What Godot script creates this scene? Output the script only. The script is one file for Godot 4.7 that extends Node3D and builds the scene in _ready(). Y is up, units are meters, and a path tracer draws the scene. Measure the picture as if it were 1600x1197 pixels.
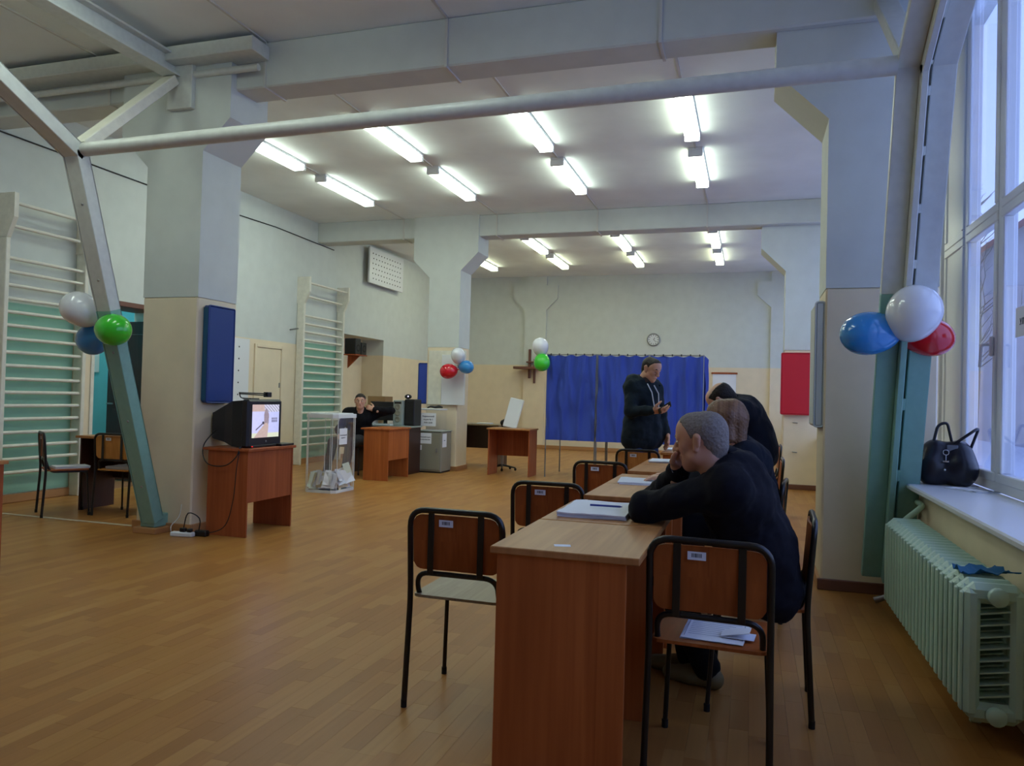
extends Node3D
# A school gym set up as a polling station. Units are metres, y is up; -z runs down the hall, the window wall is at +x.

# ------------------------------------------------------------------ mesh builder
class MB:
	var v := PackedVector3Array()
	var n := PackedVector3Array()
	var c := PackedColorArray()
	var uv := PackedVector2Array()
	var T := Transform3D()
	var tint := Color(1, 1, 1)
	var use_tint := false
	var use_uv := false

	func tri(a: Vector3, b: Vector3, d: Vector3, na: Vector3, nb: Vector3, nd: Vector3) -> void:
		if (b - a).cross(d - a).dot(na + nb + nd) > 0.0:
			var t := b; b = d; d = t
			t = nb; nb = nd; nd = t
		v.append(T * a); v.append(T * b); v.append(T * d)
		n.append((T.basis * na).normalized()); n.append((T.basis * nb).normalized()); n.append((T.basis * nd).normalized())
		if use_tint:
			c.append(tint); c.append(tint); c.append(tint)
		if use_uv:
			uv.append(Vector2()); uv.append(Vector2()); uv.append(Vector2())

	func quad(a: Vector3, b: Vector3, d: Vector3, e: Vector3, nn: Vector3) -> void:
		tri(a, b, d, nn, nn, nn)
		tri(a, d, e, nn, nn, nn)

	# a flat sheet with texture coordinates: a = top left, b = top right, d = bottom right, e = bottom left
	func sheet(a: Vector3, b: Vector3, d: Vector3, e: Vector3, nn: Vector3) -> void:
		use_uv = true
		var P := [a, b, d, a, d, e]
		var Q := [Vector2(0, 0), Vector2(1, 0), Vector2(1, 1), Vector2(0, 0), Vector2(1, 1), Vector2(0, 1)]
		var flip := (b - a).cross(d - a).dot(nn) > 0.0
		var order := [0, 2, 1, 3, 5, 4] if flip else [0, 1, 2, 3, 4, 5]
		for i in order:
			v.append(T * P[i]); n.append((T.basis * nn).normalized()); uv.append(Q[i])
			if use_tint: c.append(tint)

	func box(lo: Vector3, hi: Vector3, bev := 0.0) -> void:
		if bev <= 0.0:
			var p := func(i: int, j: int, k: int) -> Vector3: return Vector3(hi.x if i else lo.x, hi.y if j else lo.y, hi.z if k else lo.z)
			quad(p.call(0,0,0), p.call(0,1,0), p.call(0,1,1), p.call(0,0,1), Vector3.LEFT)
			quad(p.call(1,0,0), p.call(1,1,0), p.call(1,1,1), p.call(1,0,1), Vector3.RIGHT)
			quad(p.call(0,0,0), p.call(1,0,0), p.call(1,0,1), p.call(0,0,1), Vector3.DOWN)
			quad(p.call(0,1,0), p.call(1,1,0), p.call(1,1,1), p.call(0,1,1), Vector3.UP)
			quad(p.call(0,0,0), p.call(1,0,0), p.call(1,1,0), p.call(0,1,0), Vector3.FORWARD)
			quad(p.call(0,0,1), p.call(1,0,1), p.call(1,1,1), p.call(0,1,1), Vector3.BACK)
			return
		var m := (lo + hi) / 2.0
		var h := (hi - lo) / 2.0
		bev = minf(bev, minf(h.x, minf(h.y, h.z)) * 0.98)
		var q := h - Vector3(bev, bev, bev)
		for ax in 3:
			var u := (ax + 1) % 3
			var w := (ax + 2) % 3
			for s: float in [-1.0, 1.0]:
				var pts: Array[Vector3] = []
				for st: Vector2 in [Vector2(-1, -1), Vector2(1, -1), Vector2(1, 1), Vector2(-1, 1)]:
					var p := Vector3()
					p[ax] = s * h[ax]; p[u] = st.x * q[u]; p[w] = st.y * q[w]
					pts.append(m + p)
				var nn := Vector3(); nn[ax] = s
				quad(pts[0], pts[1], pts[2], pts[3], nn)
			for s: float in [-1.0, 1.0]:
				for t: float in [-1.0, 1.0]:
					var a := Vector3(); var b := Vector3()
					a[u] = s * h[u]; a[w] = t * q[w]
					b[u] = s * q[u]; b[w] = t * h[w]
					var a2 := a; var b2 := b
					a[ax] = -q[ax]; b[ax] = -q[ax]; a2[ax] = q[ax]; b2[ax] = q[ax]
					var nn := Vector3(); nn[u] = s; nn[w] = t
					quad(m + a, m + b, m + b2, m + a2, nn.normalized())
		for sx: float in [-1.0, 1.0]:
			for sy: float in [-1.0, 1.0]:
				for sz: float in [-1.0, 1.0]:
					var nn := Vector3(sx, sy, sz).normalized()
					tri(m + Vector3(sx * h.x, sy * q.y, sz * q.z), m + Vector3(sx * q.x, sy * h.y, sz * q.z), m + Vector3(sx * q.x, sy * q.y, sz * h.z), nn, nn, nn)

	# a board between two points: w across, d along the given side vector
	func bar(a: Vector3, b: Vector3, w: float, d: float, side: Vector3, bev := 0.0) -> void:
		var dir := (b - a).normalized()
		var s := (side - dir * side.dot(dir)).normalized()
		var t := dir.cross(s)
		var keep := T
		T = keep * Transform3D(Basis(s, dir, -t), (a + b) / 2.0)
		var l := a.distance_to(b) / 2.0
		box(Vector3(-w / 2, -l, -d / 2), Vector3(w / 2, l, d / 2), bev)
		T = keep

	func tube(pts: Array, r, seg := 8, closed := false, caps := true) -> void:
		var cnt := pts.size()
		var rings: Array = []
		var norms: Array = []
		var side := Vector3()
		for i in cnt:
			var p: Vector3 = pts[i]
			var pa: Vector3 = pts[(i - 1 + cnt) % cnt] if closed or i > 0 else p
			var pb: Vector3 = pts[(i + 1) % cnt] if closed or i < cnt - 1 else p
			var d := (pb - pa).normalized()
			if i == 0:
				side = d.cross(Vector3.UP)
				if side.length() < 0.01: side = d.cross(Vector3.RIGHT)
			side = (side - d * side.dot(d)).normalized()
			var up := side.cross(d)
			var rr: float = r[i] if r is Array else r
			var ring := PackedVector3Array(); var nr := PackedVector3Array()
			for k in seg:
				var a := TAU * k / seg
				var o := side * cos(a) + up * sin(a)
				ring.append(p + o * rr); nr.append(o)
			rings.append(ring); norms.append(nr)
		var last := cnt if closed else cnt - 1
		for i in last:
			var A: PackedVector3Array = rings[i]; var B: PackedVector3Array = rings[(i + 1) % cnt]
			var NA: PackedVector3Array = norms[i]; var NB: PackedVector3Array = norms[(i + 1) % cnt]
			for k in seg:
				var l := (k + 1) % seg
				tri(A[k], A[l], B[l], NA[k], NA[l], NB[l])
				tri(A[k], B[l], B[k], NA[k], NB[l], NB[k])
		if caps and not closed:
			for e in 2:
				var R: PackedVector3Array = rings[0] if e == 0 else rings[cnt - 1]
				var p: Vector3 = pts[0] if e == 0 else pts[cnt - 1]
				var q: Vector3 = pts[1] if e == 0 else pts[cnt - 2]
				var nn := (p - q).normalized()
				for k in seg:
					tri(p, R[k], R[(k + 1) % seg], nn, nn, nn)

	# profile of (radius, height) turned about y
	func lathe(prof: Array, seg := 20, smooth := true) -> void:
		for i in prof.size() - 1:
			var a: Vector2 = prof[i]; var b: Vector2 = prof[i + 1]
			var d := (b - a).normalized()
			var nn := Vector2(d.y, -d.x)
			var n0 := nn; var n1 := nn
			if smooth:
				if i > 0:
					var e: Vector2 = (a - prof[i - 1]).normalized()
					n0 = (nn + Vector2(e.y, -e.x)).normalized()
				if i < prof.size() - 2:
					var e: Vector2 = (prof[i + 2] - b).normalized()
					n1 = (nn + Vector2(e.y, -e.x)).normalized()
			for k in seg:
				var t0 := TAU * k / seg; var t1 := TAU * (k + 1) / seg
				var c0 := Vector3(cos(t0), 0, sin(t0)); var c1 := Vector3(cos(t1), 0, sin(t1))
				var P0 := c0 * a.x + Vector3.UP * a.y; var P1 := c1 * a.x + Vector3.UP * a.y
				var Q0 := c0 * b.x + Vector3.UP * b.y; var Q1 := c1 * b.x + Vector3.UP * b.y
				var N0 := c0 * n0.x + Vector3.UP * n0.y; var N1 := c1 * n0.x + Vector3.UP * n0.y
				var O0 := c0 * n1.x + Vector3.UP * n1.y; var O1 := c1 * n1.x + Vector3.UP * n1.y
				if a.x > 0.0: tri(P0, P1, Q1, N0, N1, O1)
				if b.x > 0.0: tri(P0, Q1, Q0, N0, O1, O0)

	# outline in x, y pushed through z0..z1
	func prism(poly: PackedVector2Array, z0: float, z1: float) -> void:
		var idx := Geometry2D.triangulate_polygon(poly)
		for i in range(0, idx.size(), 3):
			var a := poly[idx[i]]; var b := poly[idx[i + 1]]; var d := poly[idx[i + 2]]
			tri(Vector3(a.x, a.y, z0), Vector3(b.x, b.y, z0), Vector3(d.x, d.y, z0), Vector3.FORWARD, Vector3.FORWARD, Vector3.FORWARD)
			tri(Vector3(a.x, a.y, z1), Vector3(b.x, b.y, z1), Vector3(d.x, d.y, z1), Vector3.BACK, Vector3.BACK, Vector3.BACK)
		var area := 0.0
		for i in poly.size():
			area += poly[i].cross(poly[(i + 1) % poly.size()])
		for i in poly.size():
			var a := poly[i]; var b := poly[(i + 1) % poly.size()]
			var d := (b - a).normalized()
			var nn := Vector3(d.y, -d.x, 0) * signf(area)
			quad(Vector3(a.x, a.y, z0), Vector3(b.x, b.y, z0), Vector3(b.x, b.y, z1), Vector3(a.x, a.y, z1), nn)

	func ell(p: Vector3, r: Vector3, nu := 16, nv := 10) -> void:
		for j in nv:
			for i in nu:
				var q: Array[Vector3] = []
				for s: Vector2i in [Vector2i(0, 0), Vector2i(1, 0), Vector2i(1, 1), Vector2i(0, 1)]:
					var a := TAU * (i + s.x) / nu; var b := PI * (j + s.y) / nv
					q.append(Vector3(cos(a) * sin(b), cos(b), sin(a) * sin(b)))
				var m: Array[Vector3] = []
				for d in q: m.append((d / r).normalized())
				if j > 0: tri(p + q[0] * r, p + q[1] * r, p + q[2] * r, m[0], m[1], m[2])
				if j < nv - 1: tri(p + q[0] * r, p + q[2] * r, p + q[3] * r, m[0], m[2], m[3])

	func done() -> ArrayMesh:
		var A := []
		A.resize(Mesh.ARRAY_MAX)
		A[Mesh.ARRAY_VERTEX] = v
		A[Mesh.ARRAY_NORMAL] = n
		if c.size() == v.size() and v.size() > 0: A[Mesh.ARRAY_COLOR] = c
		if use_uv and uv.size() == v.size(): A[Mesh.ARRAY_TEX_UV] = uv
		var m := ArrayMesh.new()
		m.add_surface_from_arrays(Mesh.PRIMITIVE_TRIANGLES, A)
		return m

# ------------------------------------------------------------------ smooth bodies: tapered capsules joined on a grid, meshed as surface nets
class Field:
	var bones: Array = []     # [a, b, ra, rb, k, cut]
	var lumps: FastNoiseLite
	var lump := 0.0
	func add(a: Vector3, b: Vector3, ra: float, rb: float, k := 0.02) -> void:
		bones.append([a, b, ra, rb, k, false])
	func cut(a: Vector3, b: Vector3, ra: float, rb: float, k := 0.01) -> void:
		bones.append([a, b, ra, rb, k, true])
	func mesh_into(mb: MB, cell: float) -> void:
		var lo := Vector3(1e9, 1e9, 1e9); var hi := -lo
		for b in bones:
			if b[5]: continue
			var m: float = maxf(b[2], b[3]) + cell * 3.0 + lump
			var mv := Vector3(m, m, m)
			lo = lo.min(b[0] - mv).min(b[1] - mv); hi = hi.max(b[0] + mv).max(b[1] + mv)
		var nx := int(ceil((hi.x - lo.x) / cell)) + 1
		var ny := int(ceil((hi.y - lo.y) / cell)) + 1
		var nz := int(ceil((hi.z - lo.z) / cell)) + 1
		var f := PackedFloat32Array(); f.resize(nx * ny * nz); f.fill(1.0)
		for b in bones:
			var a: Vector3 = b[0]; var e: Vector3 = b[1]; var ra: float = b[2]; var rb: float = b[3]; var k: float = b[4]; var cutting: bool = b[5]
			var m := maxf(ra, rb) + k + cell * 2.5
			var p0 := ((a.min(e) - Vector3(m, m, m)) - lo) / cell
			var p1 := ((a.max(e) + Vector3(m, m, m)) - lo) / cell
			var i0 := maxi(int(p0.x), 0); var j0 := maxi(int(p0.y), 0); var k0 := maxi(int(p0.z), 0)
			var i1 := mini(int(p1.x) + 1, nx - 1); var j1 := mini(int(p1.y) + 1, ny - 1); var k1 := mini(int(p1.z) + 1, nz - 1)
			var ab := e - a
			var inv := 1.0 / maxf(ab.length_squared(), 1e-9)
			var dr := rb - ra
			for z in range(k0, k1 + 1):
				for y in range(j0, j1 + 1):
					var row := (z * ny + y) * nx
					for x in range(i0, i1 + 1):
						var p := lo + Vector3(x, y, z) * cell - a
						var t := clampf(p.dot(ab) * inv, 0.0, 1.0)
						var d := (p - ab * t).length() - (ra + dr * t)
						var o := f[row + x]
						if cutting:
							d = -d
							var h := maxf(k - absf(d - o), 0.0) / k
							f[row + x] = maxf(d, o) + h * h * k * 0.25
						else:
							var h := maxf(k - absf(d - o), 0.0) / k
							f[row + x] = minf(d, o) - h * h * k * 0.25
		if lump > 0.0:
			for z in nz:
				for y in ny:
					var row := (z * ny + y) * nx
					for x in nx:
						if absf(f[row + x]) < lump + cell * 2.0:
							f[row + x] += lumps.get_noise_3d(lo.x + x * cell, lo.y + y * cell, lo.z + z * cell) * lump
		var at := PackedInt32Array(); at.resize(nx * ny * nz); at.fill(-1)
		var P := PackedVector3Array(); var N := PackedVector3Array()
		var near := cell * 2.0
		var sx := 1; var sy := nx; var sz := nx * ny
		var cells := PackedInt32Array()
		for z in nz - 1:
			for y in ny - 1:
				var row := (z * ny + y) * nx
				for x in nx - 1:
					var i := row + x
					if absf(f[i]) > near: continue
					var c0 := f[i]; var c1 := f[i + sx]; var c2 := f[i + sy]; var c3 := f[i + sx + sy]
					var c4 := f[i + sz]; var c5 := f[i + sx + sz]; var c6 := f[i + sy + sz]; var c7 := f[i + sx + sy + sz]
					var inside := int(c0 < 0) + int(c1 < 0) + int(c2 < 0) + int(c3 < 0) + int(c4 < 0) + int(c5 < 0) + int(c6 < 0) + int(c7 < 0)
					if inside == 0 or inside == 8: continue
					var s := Vector3(); var q := 0
					if (c0 < 0) != (c1 < 0): s += Vector3(c0 / (c0 - c1), 0, 0); q += 1
					if (c2 < 0) != (c3 < 0): s += Vector3(c2 / (c2 - c3), 1, 0); q += 1
					if (c4 < 0) != (c5 < 0): s += Vector3(c4 / (c4 - c5), 0, 1); q += 1
					if (c6 < 0) != (c7 < 0): s += Vector3(c6 / (c6 - c7), 1, 1); q += 1
					if (c0 < 0) != (c2 < 0): s += Vector3(0, c0 / (c0 - c2), 0); q += 1
					if (c1 < 0) != (c3 < 0): s += Vector3(1, c1 / (c1 - c3), 0); q += 1
					if (c4 < 0) != (c6 < 0): s += Vector3(0, c4 / (c4 - c6), 1); q += 1
					if (c5 < 0) != (c7 < 0): s += Vector3(1, c5 / (c5 - c7), 1); q += 1
					if (c0 < 0) != (c4 < 0): s += Vector3(0, 0, c0 / (c0 - c4)); q += 1
					if (c1 < 0) != (c5 < 0): s += Vector3(1, 0, c1 / (c1 - c5)); q += 1
					if (c2 < 0) != (c6 < 0): s += Vector3(0, 1, c2 / (c2 - c6)); q += 1
					if (c3 < 0) != (c7 < 0): s += Vector3(1, 1, c3 / (c3 - c7)); q += 1
					at[i] = P.size()
					P.append(lo + (Vector3(x, y, z) + s / q) * cell)
					N.append(Vector3(c1 + c3 + c5 + c7 - c0 - c2 - c4 - c6, c2 + c3 + c6 + c7 - c0 - c1 - c4 - c5, c4 + c5 + c6 + c7 - c0 - c1 - c2 - c3).normalized())
					cells.append(i)
		for i in cells:
			var here := f[i] < 0
			for ax in 3:
				var st := sx if ax == 0 else sy if ax == 1 else sz
				if (f[i + st] < 0) == here: continue
				var u := sy if ax == 0 else sz if ax == 1 else sx
				var w := sz if ax == 0 else sx if ax == 1 else sy
				if i - u - w < 0: continue
				var a := at[i]; var b := at[i - u]; var d := at[i - u - w]; var e := at[i - w]
				if a < 0 or b < 0 or d < 0 or e < 0: continue
				mb.tri(P[a], P[b], P[d], N[a], N[b], N[d])
				mb.tri(P[a], P[d], P[e], N[a], N[d], N[e])

# ------------------------------------------------------------------ naming and placing
var taken := {}
func numbered(called: String) -> String:
	if not taken.has(called):
		taken[called] = 0
		return called
	taken[called] += 1
	return "%s_%03d" % [called, taken[called]]

func tag(o: Node, label: String, category: String, group := "") -> Node:
	o.set_meta("label", label); o.set_meta("category", category)
	if group != "": o.set_meta("group", group)
	return o

func thing(called: String, label: String, category: String, at := Vector3.ZERO, turn := 0.0, group := "") -> Node3D:
	var o := Node3D.new()
	o.name = numbered(called)
	add_child(o, true)
	o.position = at; o.rotation.y = turn
	tag(o, label, category, group)
	return o

func part(called: String, mb, m: Material, parent: Node, at := Vector3.ZERO) -> MeshInstance3D:
	var o := MeshInstance3D.new()
	o.name = called
	o.mesh = mb.done() if mb is MB else mb
	o.material_override = null
	o.set_surface_override_material(0, m)
	o.position = at
	o.cast_shadow = GeometryInstance3D.SHADOW_CASTING_SETTING_ON
	parent.add_child(o, true)
	return o

func solo(called: String, mb, m: Material, label: String, category: String, group := "", at := Vector3.ZERO, turn := 0.0) -> MeshInstance3D:
	var o := part(numbered(called), mb, m, self, at)
	o.rotation.y = turn
	tag(o, label, category, group)
	return o

func struct(called: String, mb, m: Material, label := "") -> MeshInstance3D:
	var o := part(numbered(called), mb, m, self)
	o.set_meta("kind", "structure")
	if label != "": o.set_meta("label", label)
	return o

func group_struct(called: String, label := "", at := Vector3.ZERO) -> Node3D:
	var o := Node3D.new()
	o.name = numbered(called)
	add_child(o, true)
	o.position = at
	o.set_meta("kind", "structure")
	if label != "": o.set_meta("label", label)
	return o

func copy_of(o: Node3D, at: Vector3, turn: float, label := "") -> Node3D:
	var base := String(o.name)
	if o.has_meta("base"): base = o.get_meta("base")
	var r := o.duplicate()
	r.name = numbered(base)
	add_child(r, true)
	r.position = at; r.rotation.y = turn
	if label != "": r.set_meta("label", label)
	return r

func bx(lo: Vector3, hi: Vector3, bev := 0.0) -> MB:
	var b := MB.new(); b.box(lo, hi, bev); return b

func V(x: float, y: float, z: float) -> Vector3:
	return Vector3(x, y, z)

# a rounded path through corner points
func rounded(pts: Array, r: float, steps := 5, closed := false) -> Array:
	var out := []
	var cnt := pts.size()
	for i in cnt:
		var p: Vector3 = pts[i]
		if not closed and (i == 0 or i == cnt - 1):
			out.append(p); continue
		var a: Vector3 = pts[(i - 1 + cnt) % cnt]; var b: Vector3 = pts[(i + 1) % cnt]
		var rr := minf(r, minf(p.distance_to(a), p.distance_to(b)) * 0.49)
		var s := p + (a - p).normalized() * rr; var e := p + (b - p).normalized() * rr
		for k in steps + 1:
			var t := float(k) / steps
			out.append(s.lerp(p, t).lerp(p.lerp(e, t), t))
	return out

# ------------------------------------------------------------------ materials
var M := {}
func rgb(r: float, g: float, b: float, a := 1.0) -> Color:
	return Color(r / 255.0, g / 255.0, b / 255.0, a)

func mat(called: String, col: Color, rough := 0.6, spec := 0.5) -> StandardMaterial3D:
	var m := StandardMaterial3D.new()
	m.resource_name = called
	m.albedo_color = col
	m.roughness = rough
	m.metallic_specular = spec
	M[called] = m
	return m

func noise(freq: float, oct := 4, sd := 1) -> FastNoiseLite:
	var f := FastNoiseLite.new()
	f.noise_type = FastNoiseLite.TYPE_SIMPLEX_SMOOTH
	f.frequency = freq; f.fractal_octaves = oct; f.seed = sd
	return f

# seamless noise picture between two greys, for multiplying a colour
func mottle(lo: float, hi: float, freq: float, sd: int, size := 256) -> NoiseTexture2D:
	var t := NoiseTexture2D.new()
	t.width = size; t.height = size; t.seamless = true; t.noise = noise(freq, 5, sd)
	var g := Gradient.new()
	g.set_color(0, Color(lo, lo, lo)); g.set_color(1, Color(hi, hi, hi))
	t.color_ramp = g
	return t

func relief(freq: float, sd: int, size := 256) -> NoiseTexture2D:
	var t := NoiseTexture2D.new()
	t.width = size; t.height = size; t.seamless = true; t.noise = noise(freq, 4, sd)
	return t

# wood grain: long streaks along the v axis
func grain(seed_: int, w: int, h: int, lo: Color, hi: Color) -> ImageTexture:
	var im := Image.create(w, h, false, Image.FORMAT_RGB8)
	var a := noise(0.05, 4, seed_); var b := noise(0.012, 3, seed_ + 7)
	for y in h:
		for x in w:
			# blend the two ends so that the picture repeats
			var s := a.get_noise_2d(x * 1.0, y * 0.05) * 0.6 + b.get_noise_2d(x * 1.0, y * 0.15) * 0.7
			var s2 := a.get_noise_2d(x * 1.0, (y - h) * 0.05) * 0.6 + b.get_noise_2d(x * 1.0, (y - h) * 0.15) * 0.7
			var t := lerpf(s, s2, float(y) / h)
			var s3 := a.get_noise_2d((x - w) * 1.0, y * 0.05) * 0.6 + b.get_noise_2d((x - w) * 1.0, y * 0.15) * 0.7
			t = lerpf(t, s3, float(x) / w)
			im.set_pixel(x, y, lo.lerp(hi, clampf(t + 0.5, 0.0, 1.0)))
	return ImageTexture.create_from_image(im)

func textured(m: StandardMaterial3D, t: Texture2D, scale: Vector3, world := true) -> StandardMaterial3D:
	m.albedo_texture = t
	m.uv1_triplanar = true
	m.uv1_world_triplanar = world
	m.uv1_scale = scale
	return m

func bumpy(m: StandardMaterial3D, t: Texture2D, cm: float) -> StandardMaterial3D:
	m.heightmap_enabled = true
	m.heightmap_texture = t
	m.heightmap_scale = cm
	return m

# ------------------------------------------------------------------ the scene
const EYE := Vector3(0, 1.25, 0)
const FPX := 1185.0            # focal length in pixels of a 1600 x 1197 frame
const CEIL := 4.25
const XL := -7.4               # left wall
const XR := 1.38               # window plane
const ZF := -18.1              # far wall
const ZB := 2.6                # wall behind the camera
const DADO := 2.05             # height of the beige paint
var cam: Camera3D
var rng := RandomNumberGenerator.new()

func _ready() -> void:
	rng.seed = 20
	# camera: yawed 17.5 degrees to the left of the hall's axis, a touch up, rolled 1.5 degrees
	var yaw := deg_to_rad(17.5); var pitch := deg_to_rad(1.05); var roll := deg_to_rad(1.5)
	var fw := Vector3(-sin(yaw) * cos(pitch), sin(pitch), -cos(yaw) * cos(pitch))
	var rt := Vector3(cos(yaw), 0, -sin(yaw))
	var up := rt.cross(fw)
	cam = Camera3D.new()
	cam.name = "camera"
	cam.fov = rad_to_deg(2.0 * atan(598.5 / FPX))
	cam.near = 0.05; cam.far = 400.0
	cam.transform = Transform3D(Basis(rt * cos(roll) + up * sin(roll), up * cos(roll) - rt * sin(roll), -fw), EYE)
	add_child(cam)
	cam.current = true
	# dusk sky, blue and even
	var sky := ProceduralSkyMaterial.new()
	sky.sky_top_color = rgb(150, 178, 250)
	sky.sky_horizon_color = rgb(172, 196, 255)
	sky.ground_bottom_color = rgb(96, 104, 130)
	sky.ground_horizon_color = rgb(150, 165, 205)
	sky.sky_energy_multiplier = SKY_E
	sky.ground_energy_multiplier = SKY_E
	var env := Environment.new()
	env.background_mode = Environment.BG_SKY
	env.background_energy_multiplier = SKY_LIGHT
	env.sky = Sky.new()
	env.sky.sky_material = sky
	env.tonemap_mode = Environment.TONE_MAPPER_LINEAR
	env.tonemap_exposure = EXPOSURE
	env.sdfgi_enabled = true; env.ssao_enabled = true; env.ssil_enabled = true
	var we := WorldEnvironment.new()
	we.name = "environment"
	we.environment = env
	add_child(we)
	materials()
	building()
	floor_blocks()
	windows()
	outdoors()
	side_rooms()
	gym_frames()
	lamps()
	wall_fittings()
	desks_and_chairs()
	polling_things()
	window_side_things()
	television()
	balloons()
	people()

const SKY_E := 1.0
const SKY_LIGHT := 2.0
const EXPOSURE := 1.2
const LAMP_GLOW := 11.5
const LAMP_E := 0.22

func materials() -> void:
	var plaster := mottle(0.965, 1.0, 0.02, 3)
	textured(mat("white_paint", rgb(211, 216, 211), 0.75, 0.3), plaster, Vector3(0.6, 0.6, 0.6))
	textured(mat("beige_paint", rgb(234, 218, 188), 0.55, 0.4), plaster, Vector3(0.6, 0.6, 0.6))
	textured(mat("ceiling_paint", rgb(240, 245, 243), 0.8, 0.3), mottle(0.95, 1.0, 0.012, 4), Vector3(0.3, 0.3, 0.3))
	textured(mat("green_paint", rgb(146, 194, 170), 0.5), plaster, Vector3(0.8, 0.8, 0.8))
	textured(mat("turquoise_paint", rgb(120, 205, 222), 0.6), plaster, Vector3(0.6, 0.6, 0.6))
	textured(mat("cream_paint", rgb(234, 231, 216), 0.45), mottle(0.93, 1.0, 0.03, 9), Vector3(1.2, 1.2, 1.2))
	textured(mat("grey_white_steel", rgb(214, 217, 210), 0.4), mottle(0.94, 1.0, 0.03, 10), Vector3(1.5, 1.5, 1.5))
	textured(mat("mint_steel", rgb(136, 182, 168), 0.4), mottle(0.94, 1.0, 0.03, 12), Vector3(1.5, 1.5, 1.5))
	mat("pvc_white", rgb(226, 228, 232), 0.3)
	mat("sill_white", rgb(222, 224, 230), 0.28)
	mat("slit_dark", rgb(24, 24, 26), 0.8)
	mat("cable_white", rgb(206, 206, 200), 0.5)
	mat("cable_black", rgb(22, 22, 24), 0.5)
	# parquet: tone comes from each block's own colour, grain from the texture
	var fl := mat("parquet", Color(1, 1, 1), 0.34, 0.3)
	fl.vertex_color_use_as_albedo = true
	textured(fl, grain(31, 256, 512, Color(0.955, 0.945, 0.93), Color(1, 1, 1)), Vector3(4.0, 4.0, 0.45))
	mat("floor_base", rgb(128, 84, 48), 0.7)
	mat("baseboard_wood", rgb(178, 128, 80), 0.45)
	mat("baseboard_brown", rgb(112, 72, 56), 0.45)
	mat("threshold", rgb(206, 192, 170), 0.4)
	# laminated board
	var g1 := grain(51, 256, 512, Color(0.84, 0.80, 0.76), Color(1, 1, 1))
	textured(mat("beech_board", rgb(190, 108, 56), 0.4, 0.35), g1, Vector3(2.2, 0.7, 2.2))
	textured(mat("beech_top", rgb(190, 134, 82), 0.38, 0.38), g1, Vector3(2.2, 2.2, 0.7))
	textured(mat("red_board", rgb(176, 96, 56), 0.4, 0.35), g1, Vector3(2.2, 0.7, 2.2))
	textured(mat("dark_board", rgb(66, 36, 28), 0.35), g1, Vector3(2.2, 0.7, 2.2))
	mat("edge_band", rgb(150, 92, 56), 0.4)
	textured(mat("plywood", rgb(166, 90, 40), 0.45, 0.35), g1, Vector3(3.0, 3.0, 1.0), false)
	textured(mat("pale_plywood", rgb(206, 146, 78), 0.45, 0.35), g1, Vector3(3.0, 3.0, 1.0), false)
	textured(mat("seat_grey", rgb(152, 138, 112), 0.35), g1, Vector3(3.0, 3.0, 1.0), false)
	mat("black_tube", rgb(22, 20, 20), 0.3)
	mat("rubber", rgb(18, 18, 18), 0.8)
	mat("chrome", rgb(200, 202, 206), 0.22).metallic = 1.0
	mat("steel", rgb(150, 152, 152), 0.35).metallic = 0.8
	mat("paper", rgb(232, 234, 240), 0.8, 0.2)
	mat("paper_shade", rgb(214, 220, 232), 0.8, 0.2)
	mat("paper_green", rgb(214, 224, 206), 0.8, 0.2)
	mat("paper_tan", rgb(206, 198, 170), 0.8, 0.2)
	mat("ink", rgb(58, 62, 78), 0.8, 0.2)
	mat("ink_pale", rgb(150, 158, 178), 0.8, 0.2)
	mat("ink_blue", rgb(44, 60, 150), 0.5)
	var cl := mat("blue_cloth", rgb(62, 82, 172), 0.75, 0.25)
	cl.rim_enabled = true; cl.rim = 0.3; cl.rim_tint = 0.7
	cl.backlight_enabled = true; cl.backlight = Color(0.12, 0.12, 0.12)
	bumpy(mat("blue_vinyl", rgb(22, 58, 128), 0.38), relief(0.02, 21), 0.5)
	bumpy(mat("teal_vinyl", rgb(24, 84, 118), 0.38), relief(0.02, 21), 0.5)
	bumpy(mat("red_vinyl", rgb(196, 26, 46), 0.36), relief(0.02, 22), 0.7)
	bumpy(mat("grey_vinyl", rgb(196, 200, 196), 0.5), relief(0.02, 22), 0.4)
	for a in [["balloon_white", rgb(232, 234, 238)], ["balloon_blue", rgb(52, 142, 214)], ["balloon_green", rgb(64, 206, 52)], ["balloon_red", rgb(214, 22, 40)]]:
		var b := mat(a[0], a[1], 0.16)
		b.clearcoat_enabled = true; b.clearcoat = 0.6; b.clearcoat_roughness = 0.08
		b.backlight_enabled = true; b.backlight = Color(0.3, 0.3, 0.3)
	mat("tv_black", rgb(26, 27, 32), 0.42)
	mat("black_plastic", rgb(18, 18, 20), 0.4)
	mat("grey_plastic", rgb(150, 160, 154), 0.45)
	mat("white_plastic", rgb(224, 226, 228), 0.35)
	mat("safe_grey", rgb(138, 136, 122), 0.4)
	mat("cardboard", rgb(150, 118, 80), 0.8)
	mat("radiator_mint", rgb(186, 216, 198), 0.34)
	bumpy(mat("mask_blue", rgb(40, 104, 154), 0.8), relief(0.05, 2), 0.2)
	var gl := mat("glass", Color(1, 1, 1, 0.04), 0.02)
	gl.transparency = BaseMaterial3D.TRANSPARENCY_ALPHA
	var ac := mat("acrylic", Color(0.95, 0.97, 1.0, 0.03), 0.03)
	ac.transparency = BaseMaterial3D.TRANSPARENCY_ALPHA
	bumpy(mat("bag_leather", rgb(20, 22, 34), 0.32), relief(0.06, 8), 0.15)
	mat("bag_grey", rgb(120, 124, 134), 0.5)
	# people
	mat("skin", rgb(206, 158, 134), 0.5).subsurf_scatter_enabled = true
	M["skin"].subsurf_scatter_strength = 0.12
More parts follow.
